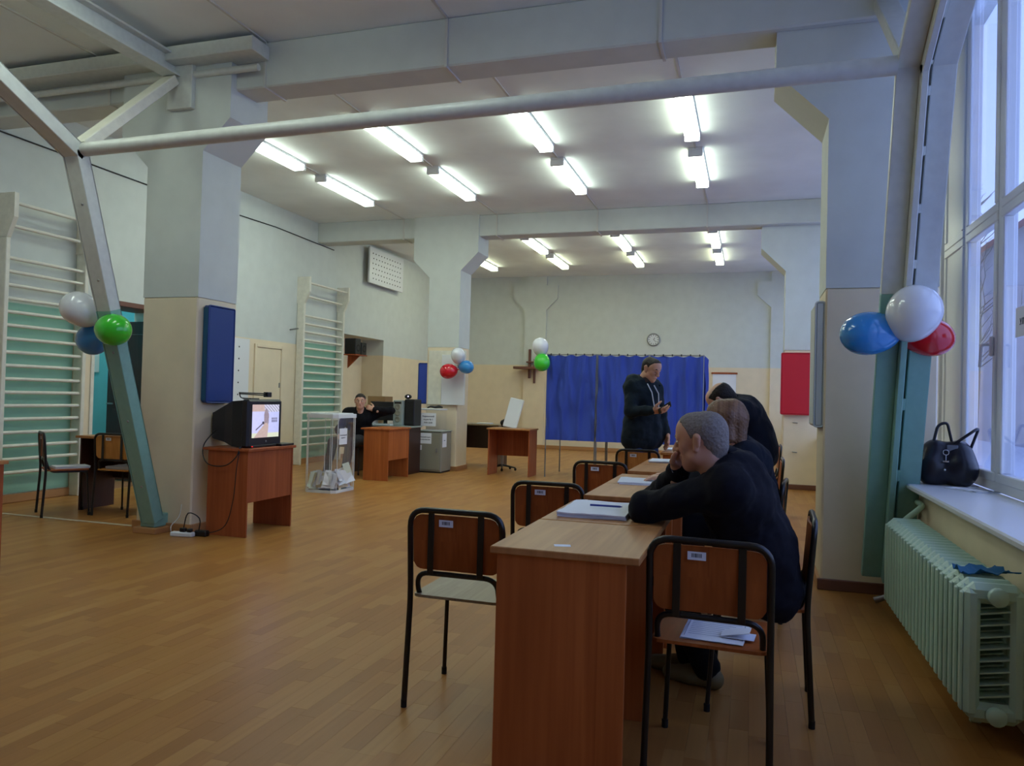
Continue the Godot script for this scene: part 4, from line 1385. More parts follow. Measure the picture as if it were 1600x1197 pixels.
	notice("safe_slip", "small white slip taped on the safe's left edge", ["УИК"], 0.13, 0.08, 0.02, so + V(-0.165, 0.4, 0.212))
	notice("safe_side_notice", "white notice on the side of the safe", ["Опись"], 0.17, 0.22, 0.02, so + V(0.237, 0.52, 0.08), PI / 2)
	var pb := thing("portable_ballot_box", "small clear ballot box with white notice standing on the safe", "ballot box", so + V(-0.015, 0.672, 0))
	part("clear_body", bx(V(-0.19, 0, -0.14), V(0.19, 0.33, 0.14), 0.01), M.acrylic, pb)
	part("lid", bx(V(-0.2, 0.33, -0.15), V(0.2, 0.355, 0.15), 0.006), M.white_plastic, pb)
	part("floor_plate", bx(V(-0.18, 0.0, -0.13), V(0.18, 0.006, 0.13)), M.white_plastic, pb)
	notice("portable_box_notice", "white notice with three lines on the clear box above the safe", ["Переносной", "ящик № 1", "УИК 3235"], 0.27, 0.21, 0.034, so + V(-0.03, 0.85, 0.142))
	var gl := MB.new()
	gl.tube([V(-0.12, 0, 0.02), V(-0.06, 0.02, 0.04), V(0.0, 0.01, 0.0), V(0.06, 0.02, -0.03), V(0.13, 0.01, 0.0)], [0.012, 0.014, 0.02, 0.024, 0.014], 8)
	solo("black_cable_bundle", gl, M.cable_black, "black cable bundle lying on the lid of the small clear box", "cable", "", so + V(0.02, 1.04, 0.0))
	# computer
	var mo := thing("monitor", "black computer monitor on the dark desk behind the seated guard", "monitor", V(-5.62, 0.75, -11.05))
	part("screen_shell", bx(V(-0.25, 0.07, -0.03), V(0.25, 0.37, 0.02), 0.008), M.black_plastic, mo)
	part("panel", bx(V(-0.235, 0.09, 0.02), V(0.235, 0.355, 0.022)), M.tv_black, mo)
	part("neck", bx(V(-0.03, 0.01, -0.05), V(0.03, 0.12, -0.02), 0.004), M.black_plastic, mo)
	part("foot", bx(V(-0.12, 0, -0.1), V(0.12, 0.012, 0.06), 0.005), M.black_plastic, mo)
	var pc := thing("computer_tower", "grey-green computer tower with round vents beside the monitor", "computer", V(-5.31, 0.75, -10.98))
	part("case", bx(V(-0.08, 0, -0.2), V(0.08, 0.4, 0.1), 0.008), M.grey_plastic, pc)
	for y in [0.3, 0.2, 0.1]:
		var ring := MB.new(); ring.T = Transform3D(Basis(Vector3.RIGHT, PI / 2), V(0, y, 0.1))
		ring.lathe([Vector2(0.05, 0), Vector2(0.045, 0.008), Vector2(0.03, 0.003), Vector2(0.0, 0.0)], 14)
		part("vent_ring", ring, M.safe_grey, pc)
	part("drive_bay", bx(V(-0.06, 0.345, 0.1), V(0.06, 0.375, 0.104), 0.002), M.black_plastic, pc)
	var sub := thing("black_cabinet", "black loudspeaker cabinet standing on the computer desk against the column", "loudspeaker", V(-5.135, 0.75, -11.06))
	part("cabinet", bx(V(-0.085, 0, -0.15), V(0.085, 0.42, 0.12), 0.01), M.black_plastic, sub)
	part("grille", bx(V(-0.07, 0.03, 0.12), V(0.07, 0.39, 0.126), 0.004), M.rubber, sub)
	var wc := thing("web_camera", "small black camera with a tiny light on the black cabinet", "camera", V(-5.19, 1.17, -11.0))
	var wb := MB.new(); wb.ell(V(0, 0.04, 0), V(0.06, 0.04, 0.04), 14, 10)
	part("shell", wb, M.black_plastic, wc)
	var le := MB.new(); le.ell(V(0.015, 0.045, 0.036), V(0.012, 0.012, 0.008), 10, 6)
	var lm := mat("camera_led", rgb(230, 225, 240), 0.3)
	lm.emission_enabled = true; lm.emission = Color(0.9, 0.85, 1.0); lm.emission_energy_multiplier = 1.2
	part("led_light", le, lm, wc)
	var kb := thing("keyboard", "pale keyboard on the computer desk before the monitor", "keyboard", V(-5.58, 0.752, -10.83))
	part("body", bx(V(-0.2, 0, -0.06), V(0.2, 0.018, 0.06), 0.004), M.white_plastic, kb)
	var keys := MB.new()
	for i in 14:
		for j in 4: keys.box(V(-0.185 + i * 0.027, 0.018, -0.05 + j * 0.026), V(-0.163 + i * 0.027, 0.024, -0.03 + j * 0.026))
	part("keys", keys, M.grey_plastic, kb)
	solo("printer", printer_mesh(), M.white_plastic, "small white printer on the computer desk beside the guard", "printer", "", V(-5.88, 0.75, -11.05))
	var cbx := thing("cardboard_box", "brown cardboard box with a white label behind the seated guard", "box", V(-6.3, 0.82, -12.2))
	part("carton", bx(V(-0.17, 0, -0.15), V(0.17, 0.38, 0.15), 0.004), M.cardboard, cbx)
	part("label_sheet", bx(V(-0.04, 0.05, 0.15), V(0.1, 0.22, 0.152)), M.paper, cbx)
	desk("low table holding the cardboard box in the corner behind the guard", V(-6.5, 0.0, -12.2), 0.0, 0.8, 0.5, M.cream_paint, M.white_plastic).scale = V(1, 0.82 / 0.75, 1)
	paper_stack("magazines and papers lying on the low table behind the guard", V(-6.75, 0.82, -12.15), 0.2, 0.22, 0.3, 4, 61, "papers on the low table")
	# chair-back of an office chair and a white board leaning on the far desk
	var oc := thing("office_chair", "black office chair behind the small lone desk", "chair", V(-4.02, 0, -12.5))
	var bk := Field.new()
	bk.add(V(-0.08, 0.68, 0), V(0.1, 0.72, 0.02), 0.05, 0.05, 0.05)
	bk.add(V(-0.06, 0.8, 0.02), V(0.12, 0.88, 0.03), 0.05, 0.05, 0.05)
	var bkm := MB.new(); bk.mesh_into(bkm, 0.012)
	part("backrest", bkm, M.black_plastic, oc)
	var sm := MB.new(); sm.ell(V(0, 0.46, 0.2), V(0.22, 0.045, 0.21), 18, 8)
	part("seat", sm, M.black_plastic, oc)
	part("spine", bx(V(-0.02, 0.44, -0.03), V(0.03, 0.74, 0.0), 0.006), M.black_plastic, oc)
	var colm := MB.new(); colm.tube([V(0, 0.07, 0.2), V(0, 0.44, 0.2)], 0.025, 10)
	part("gas_column", colm, M.steel, oc)
	for k in 5:
		var a := TAU * k / 5
		var leg := MB.new(); leg.tube([V(0, 0.09, 0.2), V(cos(a) * 0.24, 0.05, 0.2 + sin(a) * 0.24)], [0.02, 0.012], 6)
		var lo := part("foot_arm", leg, M.black_plastic, oc)
		var ca := MB.new(); ca.ell(V(cos(a) * 0.24, 0.026, 0.2 + sin(a) * 0.24), V(0.022, 0.026, 0.022), 8, 6)
		part("caster", ca, M.rubber, lo)
	var lean := thing("leaning_board", "tall white plastic board leaning on the small lone desk", "board", V(-3.66, 0.75, -11.72))
	var lb := MB.new()
	lb.bar(V(-0.06, 0, 0), V(0.03, 0.47, -0.12), 0.24, 0.03, Vector3.RIGHT, 0.01)
	part("board", lb, M.white_plastic, lean)
	# desk-top clutter on the dark desk behind the column
	solo("desk_tray", bx(V(-0.3, 0, -0.1), V(-0.05, 0.02, 0.1), 0.003), M.white_plastic, "white tray lying on the dark reddish desk behind the column", "tray", "", V(-4.4, 0.75, -12.95))
	# voting booths: three cells of steel posts with blue curtains
	var xs := [-3.1, -2.29, -1.48, -0.67]
	var z0 := -11.64; var z1 := -12.6
	for i in 3:
		var b := thing("voting_booth", ["blue curtained voting booth beside the green balloon", "middle blue curtained voting booth behind the standing man", "blue curtained voting booth on the window side"][i], "voting booth", V((xs[i] + xs[i + 1]) / 2, 0, (z0 + z1) / 2), 0.0, "blue voting booths")
		var hw: float = (xs[i + 1] - xs[i]) / 2; var hz := (z0 - z1) / 2
		for sx: float in [-1.0, 1.0]:
			for sz: float in [-1.0, 1.0]:
				var p := MB.new()
				var px := sx * (hw - 0.012)
				p.tube([V(px, 0, sz * hz), V(px, 1.95, sz * hz)], 0.011, 8)
				part("post", p, M.steel, b)
			var rl := MB.new(); rl.tube([V(sx * (hw - 0.012), 1.94, -hz), V(sx * (hw - 0.012), 1.94, hz)], 0.01, 8)
			part("rail", rl, M.steel, b)
		for sz: float in [-1.0, 1.0]:
			var rl := MB.new(); rl.tube([V(-hw + 0.012, 1.94, sz * hz), V(hw - 0.012, 1.94, sz * hz)], 0.01, 8)
			part("rail", rl, M.steel, b)
		part("front_curtain", curtain(hw * 2 - 0.03, 1.34, 3.2, 0.03, 5 + i), M.blue_cloth, b, V(0, 1.93, hz + 0.012))
		part("rear_curtain", curtain(hw * 2 - 0.03, 1.32, 2.6, 0.02, 15 + i), M.blue_cloth, b, V(0, 1.93, -hz - 0.01))
		var sc := part("side_curtain", curtain(hz * 2 - 0.03, 1.33, 3.0, 0.02, 25 + i), M.blue_cloth, b, V(-hw + 0.012 if i < 3 else 0.0, 1.93, 0))
		sc.rotation.y = PI / 2
		if i == 2:
			var s2 := part("side_curtain", curtain(hz * 2 - 0.03, 1.33, 3.0, 0.02, 29), M.blue_cloth, b, V(hw + 0.004, 1.93, 0))
			s2.rotation.y = PI / 2
		part("writing_shelf", bx(V(-hw + 0.03, 0.86, -hz + 0.03), V(hw - 0.03, 0.88, -hz + 0.4), 0.003), M.beech_top, b)
		var hk := MB.new()
		for k in 6:
			hk.tube([V(-hw + 0.07 + k * (hw * 2 - 0.14) / 5, 1.925, hz), V(-hw + 0.07 + k * (hw * 2 - 0.14) / 5, 1.955, hz)], 0.013, 6)
		part("curtain_rings", hk, M.black_plastic, b)

func printer_mesh() -> MB:
	var b := MB.new()
	b.box(V(-0.1, 0, -0.1), V(0.1, 0.12, 0.12), 0.012)
	b.box(V(-0.08, 0.12, -0.09), V(0.08, 0.2, -0.06), 0.004)
	b.box(V(-0.08, 0.02, 0.12), V(0.08, 0.035, 0.2), 0.003)
	return b

# ------------------------------------------------------------------ by the window
func window_side_things() -> void:
	# cast radiator
	var o := V(0.88, 0, -4.08)
	var t := thing("radiator", "pale mint cast-iron radiator with many ribs under the window", "radiator", o)
	var y0 := 0.085; var y1 := 0.60
	var pitch := 0.079
	var sec := MB.new()
	# one section: two rounded columns, hubs, and thin cross fins
	for s: float in [-1.0, 1.0]:
		sec.box(V(s * 0.075 - 0.027, y0 + 0.02, -0.036), V(s * 0.075 + 0.027, y1 - 0.02, 0.036), 0.016)
	sec.box(V(-0.09, y1 - 0.075, -0.034), V(0.09, y1, 0.034), 0.022)
	sec.box(V(-0.09, y0, -0.034), V(0.09, y0 + 0.075, 0.034), 0.022)
	for k in 8:
		var y := y0 + 0.10 + k * 0.044
		sec.bar(V(-0.05, y - 0.006, 0), V(0.05, y + 0.012, 0), 0.006, 0.05, Vector3.UP)
	# the pressed front rib
	sec.box(V(-0.112, y0 + 0.035, -0.018), V(-0.1, y1 - 0.035, 0.018), 0.008)
	var sm := sec.done()
	var cnt := 22
	for k in cnt:
		part("section", sm, M.radiator_mint, t, V(0, 0, -0.84 + k * pitch))
	for y in [y0 + 0.04, y1 - 0.04]:
		var p := MB.new(); p.T = Transform3D(Basis(Vector3.RIGHT, PI / 2), V(0, y, -0.84 + (cnt - 1) * pitch + 0.036))
		p.lathe([Vector2(0, 0), Vector2(0.03, 0), Vector2(0.034, 0.006), Vector2(0.034, 0.028), Vector2(0.03, 0.034), Vector2(0, 0.036)], 14)
		part("plug", p, M.radiator_mint, t)
	var pp := MB.new()
	pp.tube(rounded([V(0, y1 - 0.04, -0.86), V(0, y1 - 0.04, -0.98), V(0.12, y1 + 0.06, -1.02), V(0.125, y1 + 0.06, -1.3)], 0.05), 0.017, 10)
	part("supply_pipe", pp, M.radiator_mint, t)
	pp = MB.new()
	pp.tube(rounded([V(0, y0 + 0.04, -0.86), V(0, y0 + 0.04, -1.0), V(0.0, y0 + 0.1, -1.1), V(0.125, y0 + 0.1, -1.3)], 0.04), 0.017, 10)
	part("return_pipe", pp, M.radiator_mint, t)
	var tp := MB.new()
	tp.tube([V(0, y0 + 0.04, -0.96), V(-0.06, y0 + 0.03, -0.98), V(-0.14, y0 - 0.01, -1.0)], [0.02, 0.014, 0.02], 8)
	part("valve", tp, M.steel, t)
	var lg := MB.new()
	for z in [-0.6, 0.6]:
		lg.box(V(-0.02, 0, z - 0.012), V(0.02, y0 + 0.02, z + 0.012), 0.003)
	part("feet", lg, M.radiator_mint, t)
	# blue mask on the radiator
	var mm := paper_mesh(0.17, 0.1, 0.05, 17, 0.004)
	mm.tube(bezier([V(0.08, 0.012, 0.03), V(0.12, 0.02, 0.06), V(0.13, 0.006, 0.0), V(0.08, 0.01, -0.03)]), 0.0025, 5)
	solo("face_mask", mm, M.mask_blue, "crumpled blue face mask lying on top of the radiator", "mask", "", V(0.88, 0.602, -3.44), 0.15)
	# handbag on the sill
	var bo := V(1.17, 0.775, -5.33)
	var bag := thing("handbag", "dark navy handbag with two handles standing on the window sill", "handbag", bo, -0.2)
	var bf := Field.new()
	for s: float in [-1.0, 1.0]:
		bf.add(V(s * 0.085, 0.05, -0.06), V(s * 0.075, 0.05, 0.06), 0.045, 0.045, 0.05)
		bf.add(V(s * 0.09, 0.14, -0.06), V(s * 0.08, 0.14, 0.06), 0.045, 0.045, 0.06)
		bf.add(V(s * 0.07, 0.23, -0.03), V(s * 0.06, 0.23, 0.03), 0.035, 0.035, 0.06)
	bf.add(V(-0.08, 0.1, 0), V(0.08, 0.1, 0), 0.09, 0.09, 0.08)
	bf.add(V(-0.07, 0.2, 0), V(0.07, 0.2, 0), 0.06, 0.06, 0.06)
	var bm := MB.new(); bf.mesh_into(bm, 0.009)
	part("body", bm, M.bag_leather, bag)
	var h1 := MB.new()
	h1.tube(rounded([V(-0.075, 0.25, 0.03), V(-0.05, 0.37, 0.03), V(0.0, 0.39, 0.02), V(0.03, 0.25, 0.0)], 0.05), 0.009, 8)
	part("handle", h1, M.bag_leather, bag)
	var h2 := MB.new()
	h2.tube(rounded([V(0.02, 0.24, 0.05), V(0.14, 0.34, 0.05), V(0.17, 0.36, 0.0), V(0.12, 0.2, -0.03)], 0.05), 0.009, 8)
	part("handle", h2, M.bag_leather, bag)
	var st := MB.new()
	st.tube(rounded([V(-0.12, 0.22, 0.0), V(-0.17, 0.16, 0.02), V(-0.13, 0.08, 0.03)], 0.05), 0.012, 8)
	part("side_strap", st, M.bag_leather, bag)
	part("grey_flap", bx(V(0.0, 0.2, 0.07), V(0.06, 0.25, 0.078), 0.003), M.bag_grey, bag)
	var clip := MB.new()
	clip.tube(rounded([V(-0.02, 0.22, 0.105), V(0.01, 0.22, 0.105), V(0.01, 0.19, 0.108), V(-0.02, 0.19, 0.108)], 0.014, 4, true), 0.003, 6, true)
	clip.tube([V(-0.005, 0.19, 0.108), V(-0.005, 0.155, 0.115)], 0.003, 6)
	clip.box(V(-0.022, 0.145, 0.108), V(0.012, 0.155, 0.116), 0.002)
	part("clasp", clip, M.chrome, bag)
	var stud := MB.new(); stud.ell(V(-0.01, 0.1, 0.135), V(0.007, 0.007, 0.004), 8, 6)
	part("stud", stud, M.chrome, bag)
	var nb := thing("notebook", "pale notebook with loose sheets lying on the sill beside the handbag", "notebook", V(1.24, 0.775, -5.02), 0.5)
	part("cover", bx(V(-0.09, 0, -0.12), V(0.09, 0.005, 0.12), 0.001), M.paper_shade, nb)
	part("sheets", paper_mesh(0.17, 0.22, 0.006, 9), M.paper, nb, V(0.004, 0.0052, 0.0))
	part("strap", bx(V(0.01, 0.012, -0.12), V(0.02, 0.014, 0.12)), M.ink, nb)
	# sheet taped to the glass
	notice("window_sheet", "white sheet taped to the window pane beside the handle", ["УЛ"], 0.2, 0.16, 0.05, V(XR - 0.021, 1.72, -4.62), -PI / 2)

# ------------------------------------------------------------------ television corner
func television() -> void:
	var o := V(-4.3, 0.75, -5.77)
	var t := thing("television", "bulky black tube television, switched on, on the wooden desk", "television", o)
	# front faces local +x
	var front := MB.new()
	front.box(V(0.12, 0.0, -0.245), V(0.2, 0.42, 0.245), 0.018)
	part("front_frame", front, M.tv_black, t)
	var back := MB.new()
	var rings := [[0.13, 0.23, 0.0, 0.41], [0.02, 0.225, 0.01, 0.40], [-0.1, 0.17, 0.04, 0.36], [-0.24, 0.13, 0.06, 0.30], [-0.27, 0.12, 0.07, 0.29]]
	for i in rings.size() - 1:
		var a: Array = rings[i]; var b: Array = rings[i + 1]
		var A := [V(a[0], a[2], -a[1]), V(a[0], a[3], -a[1]), V(a[0], a[3], a[1]), V(a[0], a[2], a[1])]
		var B := [V(b[0], b[2], -b[1]), V(b[0], b[3], -b[1]), V(b[0], b[3], b[1]), V(b[0], b[2], b[1])]
		var nn := [Vector3.FORWARD, Vector3.UP, Vector3.BACK, Vector3.DOWN]
		for k in 4:
			var l := (k + 1) % 4
			var g := (A[l] - A[k] as Vector3).cross(B[k] - A[k] as Vector3).normalized()
			if g.dot(nn[k]) < 0: g = -g
			back.quad(A[k], A[l], B[l], B[k], g)
	var e: Array = rings[-1]
	back.quad(V(e[0], e[2], -e[1]), V(e[0], e[3], -e[1]), V(e[0], e[3], e[1]), V(e[0], e[2], e[1]), Vector3.LEFT)
	part("rear_housing", back, M.tv_black, t)
	# the picture on the tube, slightly bulged
	var im := screen_picture()
	var sm := mat("tv_screen_picture", Color(0.02, 0.02, 0.02), 0.12)
	sm.emission_enabled = true
	sm.emission = Color.BLACK
	sm.emission_texture = ImageTexture.create_from_image(im)
	sm.emission_energy_multiplier = 1.0
	var s := MB.new(); s.use_uv = true
	var n := 8
	for i in n:
		for j in n:
			var P := []; var Q := []
			for c in [Vector2i(0, 0), Vector2i(1, 0), Vector2i(1, 1), Vector2i(0, 1)]:
				var u := float(i + c.x) / n; var v := float(j + c.y) / n
				var a := 2.0 * u - 1.0; var b := 2.0 * v - 1.0
				P.append(V(0.2 + 0.012 * (1.0 - a * a) * (1.0 - b * b) + 0.001, 0.375 - v * 0.29, 0.195 - u * 0.39)); Q.append(Vector2(u, v))
			for tr in [[0, 1, 2], [0, 2, 3]]:
				var ord: Array = tr
				var g: Vector3 = (P[ord[1]] - P[ord[0]]).cross(P[ord[2]] - P[ord[0]])
				if g.x > 0: ord = [ord[0], ord[2], ord[1]]
				for q in ord:
					s.v.append(P[q]); s.n.append(Vector3.RIGHT); s.uv.append(Q[q])
	part("screen", s, sm, t)
	part("base_strip", bx(V(0.05, -0.0, -0.2), V(0.205, 0.02, 0.2), 0.004), M.black_plastic, t)
	var lg := MB.new(); lg.ell(V(0.201, 0.05, -0.01), V(0.003, 0.009, 0.009), 10, 6)
	part("badge", lg, M.steel, t)
	var led := MB.new(); led.ell(V(0.206, 0.012, 0.19), V(0.004, 0.004, 0.012), 8, 6)
	var lm := mat("standby_led", rgb(220, 40, 20), 0.3)
	lm.emission_enabled = true; lm.emission = Color(1.0, 0.1, 0.04); lm.emission_energy_multiplier = 0.8
	part("standby_light", led, lm, t)
	var al := AreaLight3D.new()
	al.name = "tv_screen_area"
	al.area_size = Vector2(0.36, 0.26)
	al.light_color = Color(0.75, 0.78, 1.0)
	al.light_energy = 0.05
	al.shadow_enabled = true
	al.transform = Transform3D(Basis(Vector3.UP, -PI / 2), o + V(0.222, 0.23, 0))
	add_child(al)
	# folded indoor antenna on the set
	var an := thing("indoor_antenna", "black folded indoor antenna lying on top of the television", "antenna", o + V(0.1, 0.42, 0.05))
	var r1 := MB.new()
	r1.tube([V(-0.02, 0.055, 0.17), V(0.02, 0.05, -0.15)], 0.006, 8)
	r1.tube([V(-0.01, 0.045, 0.17), V(0.03, 0.035, -0.15)], 0.005, 8)
	part("rods", r1, M.black_plastic, an)
	part("head_block", bx(V(0.0, 0.02, -0.2), V(0.05, 0.065, -0.14), 0.004), M.black_plastic, an)
	var st := MB.new()
	st.tube(rounded([V(-0.02, 0.055, 0.17), V(-0.02, 0.01, 0.15), V(0.0, 0.006, 0.08)], 0.02), 0.005, 8)
	part("bracket", st, M.black_plastic, an)
	part("foot", bx(V(-0.04, 0, -0.02), V(0.05, 0.01, 0.1), 0.003), M.black_plastic, an)
	# small player in front
	solo("set_top_box", bx(V(-0.06, 0, -0.1), V(0.06, 0.02, 0.1), 0.004), M.black_plastic, "flat black set-top box on the desk beside the television", "set-top box", "", V(-4.1, 0.75, -6.03))
	# cables down the desk side to a power strip
	var c1 := MB.new()
	c1.tube(bezier([V(-4.5, 1.0, -5.8), V(-4.52, 0.78, -5.5), V(-4.44, 0.62, -5.43), V(-4.26, 0.6, -5.43), V(-4.14, 0.68, -5.43), V(-4.13, 0.765, -5.46)]), 0.005, 6)
	solo("television_cable", c1, M.cable_black, "black cable looping across the side panel of the television desk", "cable", "television cables")
	var c2 := MB.new()
	c2.tube(bezier([V(-4.13, 0.765, -5.47), V(-4.13, 0.6, -5.43), V(-4.16, 0.3, -5.43), V(-4.24, 0.08, -5.42), V(-4.44, 0.02, -5.36), V(-4.52, 0.03, -5.3)]), 0.004, 6)
	solo("power_cable", c2, M.cable_black, "thin black cable hanging down the desk side to the power strip", "cable", "television cables")
	var ps := thing("power_strip", "white power strip with black plugs on the floor by the column", "power strip", V(-4.55, 0, -5.3), 0.15)
	part("body", bx(V(-0.1, 0, -0.03), V(0.1, 0.04, 0.03), 0.008), M.white_plastic, ps)
	var pl := MB.new()
	pl.box(V(-0.02, 0.04, -0.02), V(0.03, 0.075, 0.02), 0.006)
	pl.box(V(0.045, 0.04, -0.02), V(0.085, 0.07, 0.02), 0.006)
	part("plugs", pl, M.black_plastic, ps)
	var pw := MB.new()
	pw.tube(bezier([V(-0.1, 0.02, 0), V(-0.12, 0.08, -0.02), V(-0.1, 0.15, -0.1), V(-0.1, 0.25, -0.13)]), 0.004, 6)
	part("white_lead", pw, M.cable_white, ps)
	var c3 := MB.new()
	c3.tube(bezier([V(-4.54, 0.075, -5.3), V(-4.5, 0.2, -5.3), V(-4.4, 0.16, -5.32), V(-4.42, 0.05, -5.34)]), 0.005, 6)
	solo("adapter_cable", c3, M.cable_black, "short black cable arching over the power strip", "cable", "television cables")
	solo("power_adapter", bx(V(-0.06, 0, -0.03), V(0.06, 0.05, 0.03), 0.01), M.black_plastic, "black power adapter on the floor against the television desk", "adapter", "", V(-4.42, 0, -5.38))

func bezier(p: Array) -> Array:
	var c := Curve3D.new()
	for i in p.size():
		var a: Vector3 = p[maxi(i - 1, 0)]; var b: Vector3 = p[mini(i + 1, p.size() - 1)]
		c.add_point(p[i], (a - b) / 6.0, (b - a) / 6.0)
	c.bake_interval = 0.03
	return Array(c.get_baked_points())

# the programme on the screen: pale lilac room, a grey standing figure, dark lettering, coloured bands
func screen_picture() -> Image:
	var W := 96; var H := 72
	var im := Image.create(W, H, false, Image.FORMAT_RGB8)
	var f := noise(0.12, 3, 8)
	for y in H:
		for x in W:
			var u := float(x) / W; var v := float(y) / H
			var c := rgb(196, 196, 240).lerp(rgb(178, 184, 232), u)
			if v < 0.2 and u < 0.42: c = rgb(186, 162, 158)
			if v < 0.22 and u > 0.42: c = rgb(150, 150, 176) if fmod((u - v) * 9.0, 1.0) < 0.5 else rgb(206, 204, 224)
			if v > 0.86: c = rgb(206, 212, 190)
			var d := absf(u - 0.46 - sin(v * 5.0) * 0.02)
			if v > 0.12 and v < 0.95 and d < 0.085 * smoothstep(0.05, 0.3, v): c = rgb(142, 128, 142)
			if v > 0.55 and d < (v - 0.5) * 0.75 and u < 0.56: c = rgb(184, 162, 158)
			if Vector2((u - 0.36) * 1.3, v - 0.55).length() < 0.045: c = rgb(40, 38, 52)
			if absf(v - 0.86 + u * 0.85) < 0.02 and u < 0.36 and u > 0.12: c = rgb(70, 64, 92)
			if u > 0.68 and u < 0.9 and ((v > 0.4 and v < 0.45) or (v > 0.47 and v < 0.54)) and (x / 3) % 2 == 0: c = rgb(52, 50, 74)
			im.set_pixel(x, y, c.lightened(f.get_noise_2d(x, y) * 0.08 + 0.02))
	return im

# ------------------------------------------------------------------ balloons
func balloon(label: String, m: Material, at: Vector3, r: Vector3, out: Vector3, group: String) -> void:
	var t := thing("balloon", label, "balloon", at, 0.0, group)
	var dir := out.normalized()
	var side := dir.cross(Vector3.UP)
	if side.length() < 0.1: side = dir.cross(Vector3.RIGHT)
	side = side.normalized()
	t.basis = Basis(side, dir, side.cross(dir))
	var P := []
	var n := 22
	for i in n + 1:
		var a := PI * i / n
		var y := -cos(a); var q := sin(a)
		P.append(Vector2(r.x * q * (1.0 - 0.10 * (1.0 - y) * 0.5), r.y * y if y > 0 else r.y * 1.1 * y))
	var b := MB.new(); b.lathe(P, 28)
	part("skin", b, m, t)
	var k := MB.new(); k.T = Transform3D(Basis.IDENTITY, V(0, -r.y * 1.1, 0))
	k.lathe([Vector2(0.004, 0.006), Vector2(0.012, -0.004), Vector2(0.006, -0.012), Vector2(0.016, -0.028), Vector2(0.0, -0.022)], 10)
	part("knot", k, m, t)

func balloons() -> void:
	var g := "balloons tied to the left gym frame"
	balloon("white balloon tied to the leaning gym frame by the doorway", M.balloon_white, V(-5.22, 1.87, -4.82), V(0.145, 0.16, 0.15), V(-0.8, 0.5, 0.3), g)
	balloon("blue balloon behind the white one on the leaning gym frame", M.balloon_blue, V(-5.22, 1.64, -4.96), V(0.135, 0.14, 0.14), V(-0.9, -0.4, -0.1), g)
	balloon("green balloon tied to the leaning gym frame by the doorway", M.balloon_green, V(-4.84, 1.7, -4.78), V(0.135, 0.16, 0.15), V(0.9, -0.05, 0.3), g)
	var h := "balloons tied to the window side gym frame"
	balloon("white balloon tied to the gym frame beside the window", M.balloon_white, V(0.88, 1.79, -4.82), V(0.155, 0.165, 0.15), V(0.2, 0.8, 0.7), h)
	balloon("blue balloon tied to the gym frame beside the window", M.balloon_blue, V(0.66, 1.68, -4.9), V(0.135, 0.165, 0.15), V(-0.95, -0.1, 0.2), h)
	balloon("red balloon tied to the gym frame beside the window", M.balloon_red, V(0.98, 1.67, -4.98), V(0.12, 0.15, 0.15), V(0.95, -0.25, 0.1), h)
	var j := "balloons on the white column board"
	balloon("white balloon in front of the column's white board", M.balloon_white, V(-4.54, 1.9, -11.45), V(0.12, 0.13, 0.14), V(0.1, 0.9, 0.3), j)
	balloon("red balloon in front of the column's white board", M.balloon_red, V(-4.7, 1.64, -11.45), V(0.13, 0.14, 0.14), V(-0.9, -0.2, 0.3), j)
	balloon("blue balloon at the edge of the column's white board", M.balloon_blue, V(-4.41, 1.715, -11.5), V(0.115, 0.13, 0.14), V(0.9, 0.0, 0.3), j)
	var k := "balloons tied to the voting booth corner"
	balloon("white balloon above the corner of the blue voting booth", M.balloon_white, V(-3.16, 2.05, -11.45), V(0.135, 0.14, 0.14), V(-0.1, 0.9, 0.2), k)
	balloon("green balloon at the corner of the blue voting booth", M.balloon_green, V(-3.12, 1.8, -11.42), V(0.135, 0.14, 0.14), V(0.1, -0.8, 0.4), k)
	for s in [[V(-4.96, 1.73, -4.89), "balloons on the left frame"], [V(0.84, 1.71, -4.95), "balloons on the window frame"], [V(-4.56, 1.74, -11.58), "balloons on the column board"], [V(-3.11, 1.93, -11.6), "balloons on the booth"]]:
		var tie := MB.new()
		tie.ell(s[0], V(0.025, 0.025, 0.025), 8, 6)
		tie.tube([s[0], s[0] + V(0.0, -0.06, -0.05)], 0.004, 5)
		solo("balloon_tie", tie, M.cable_white, "white string knot holding the " + s[1], "string", "balloon strings")

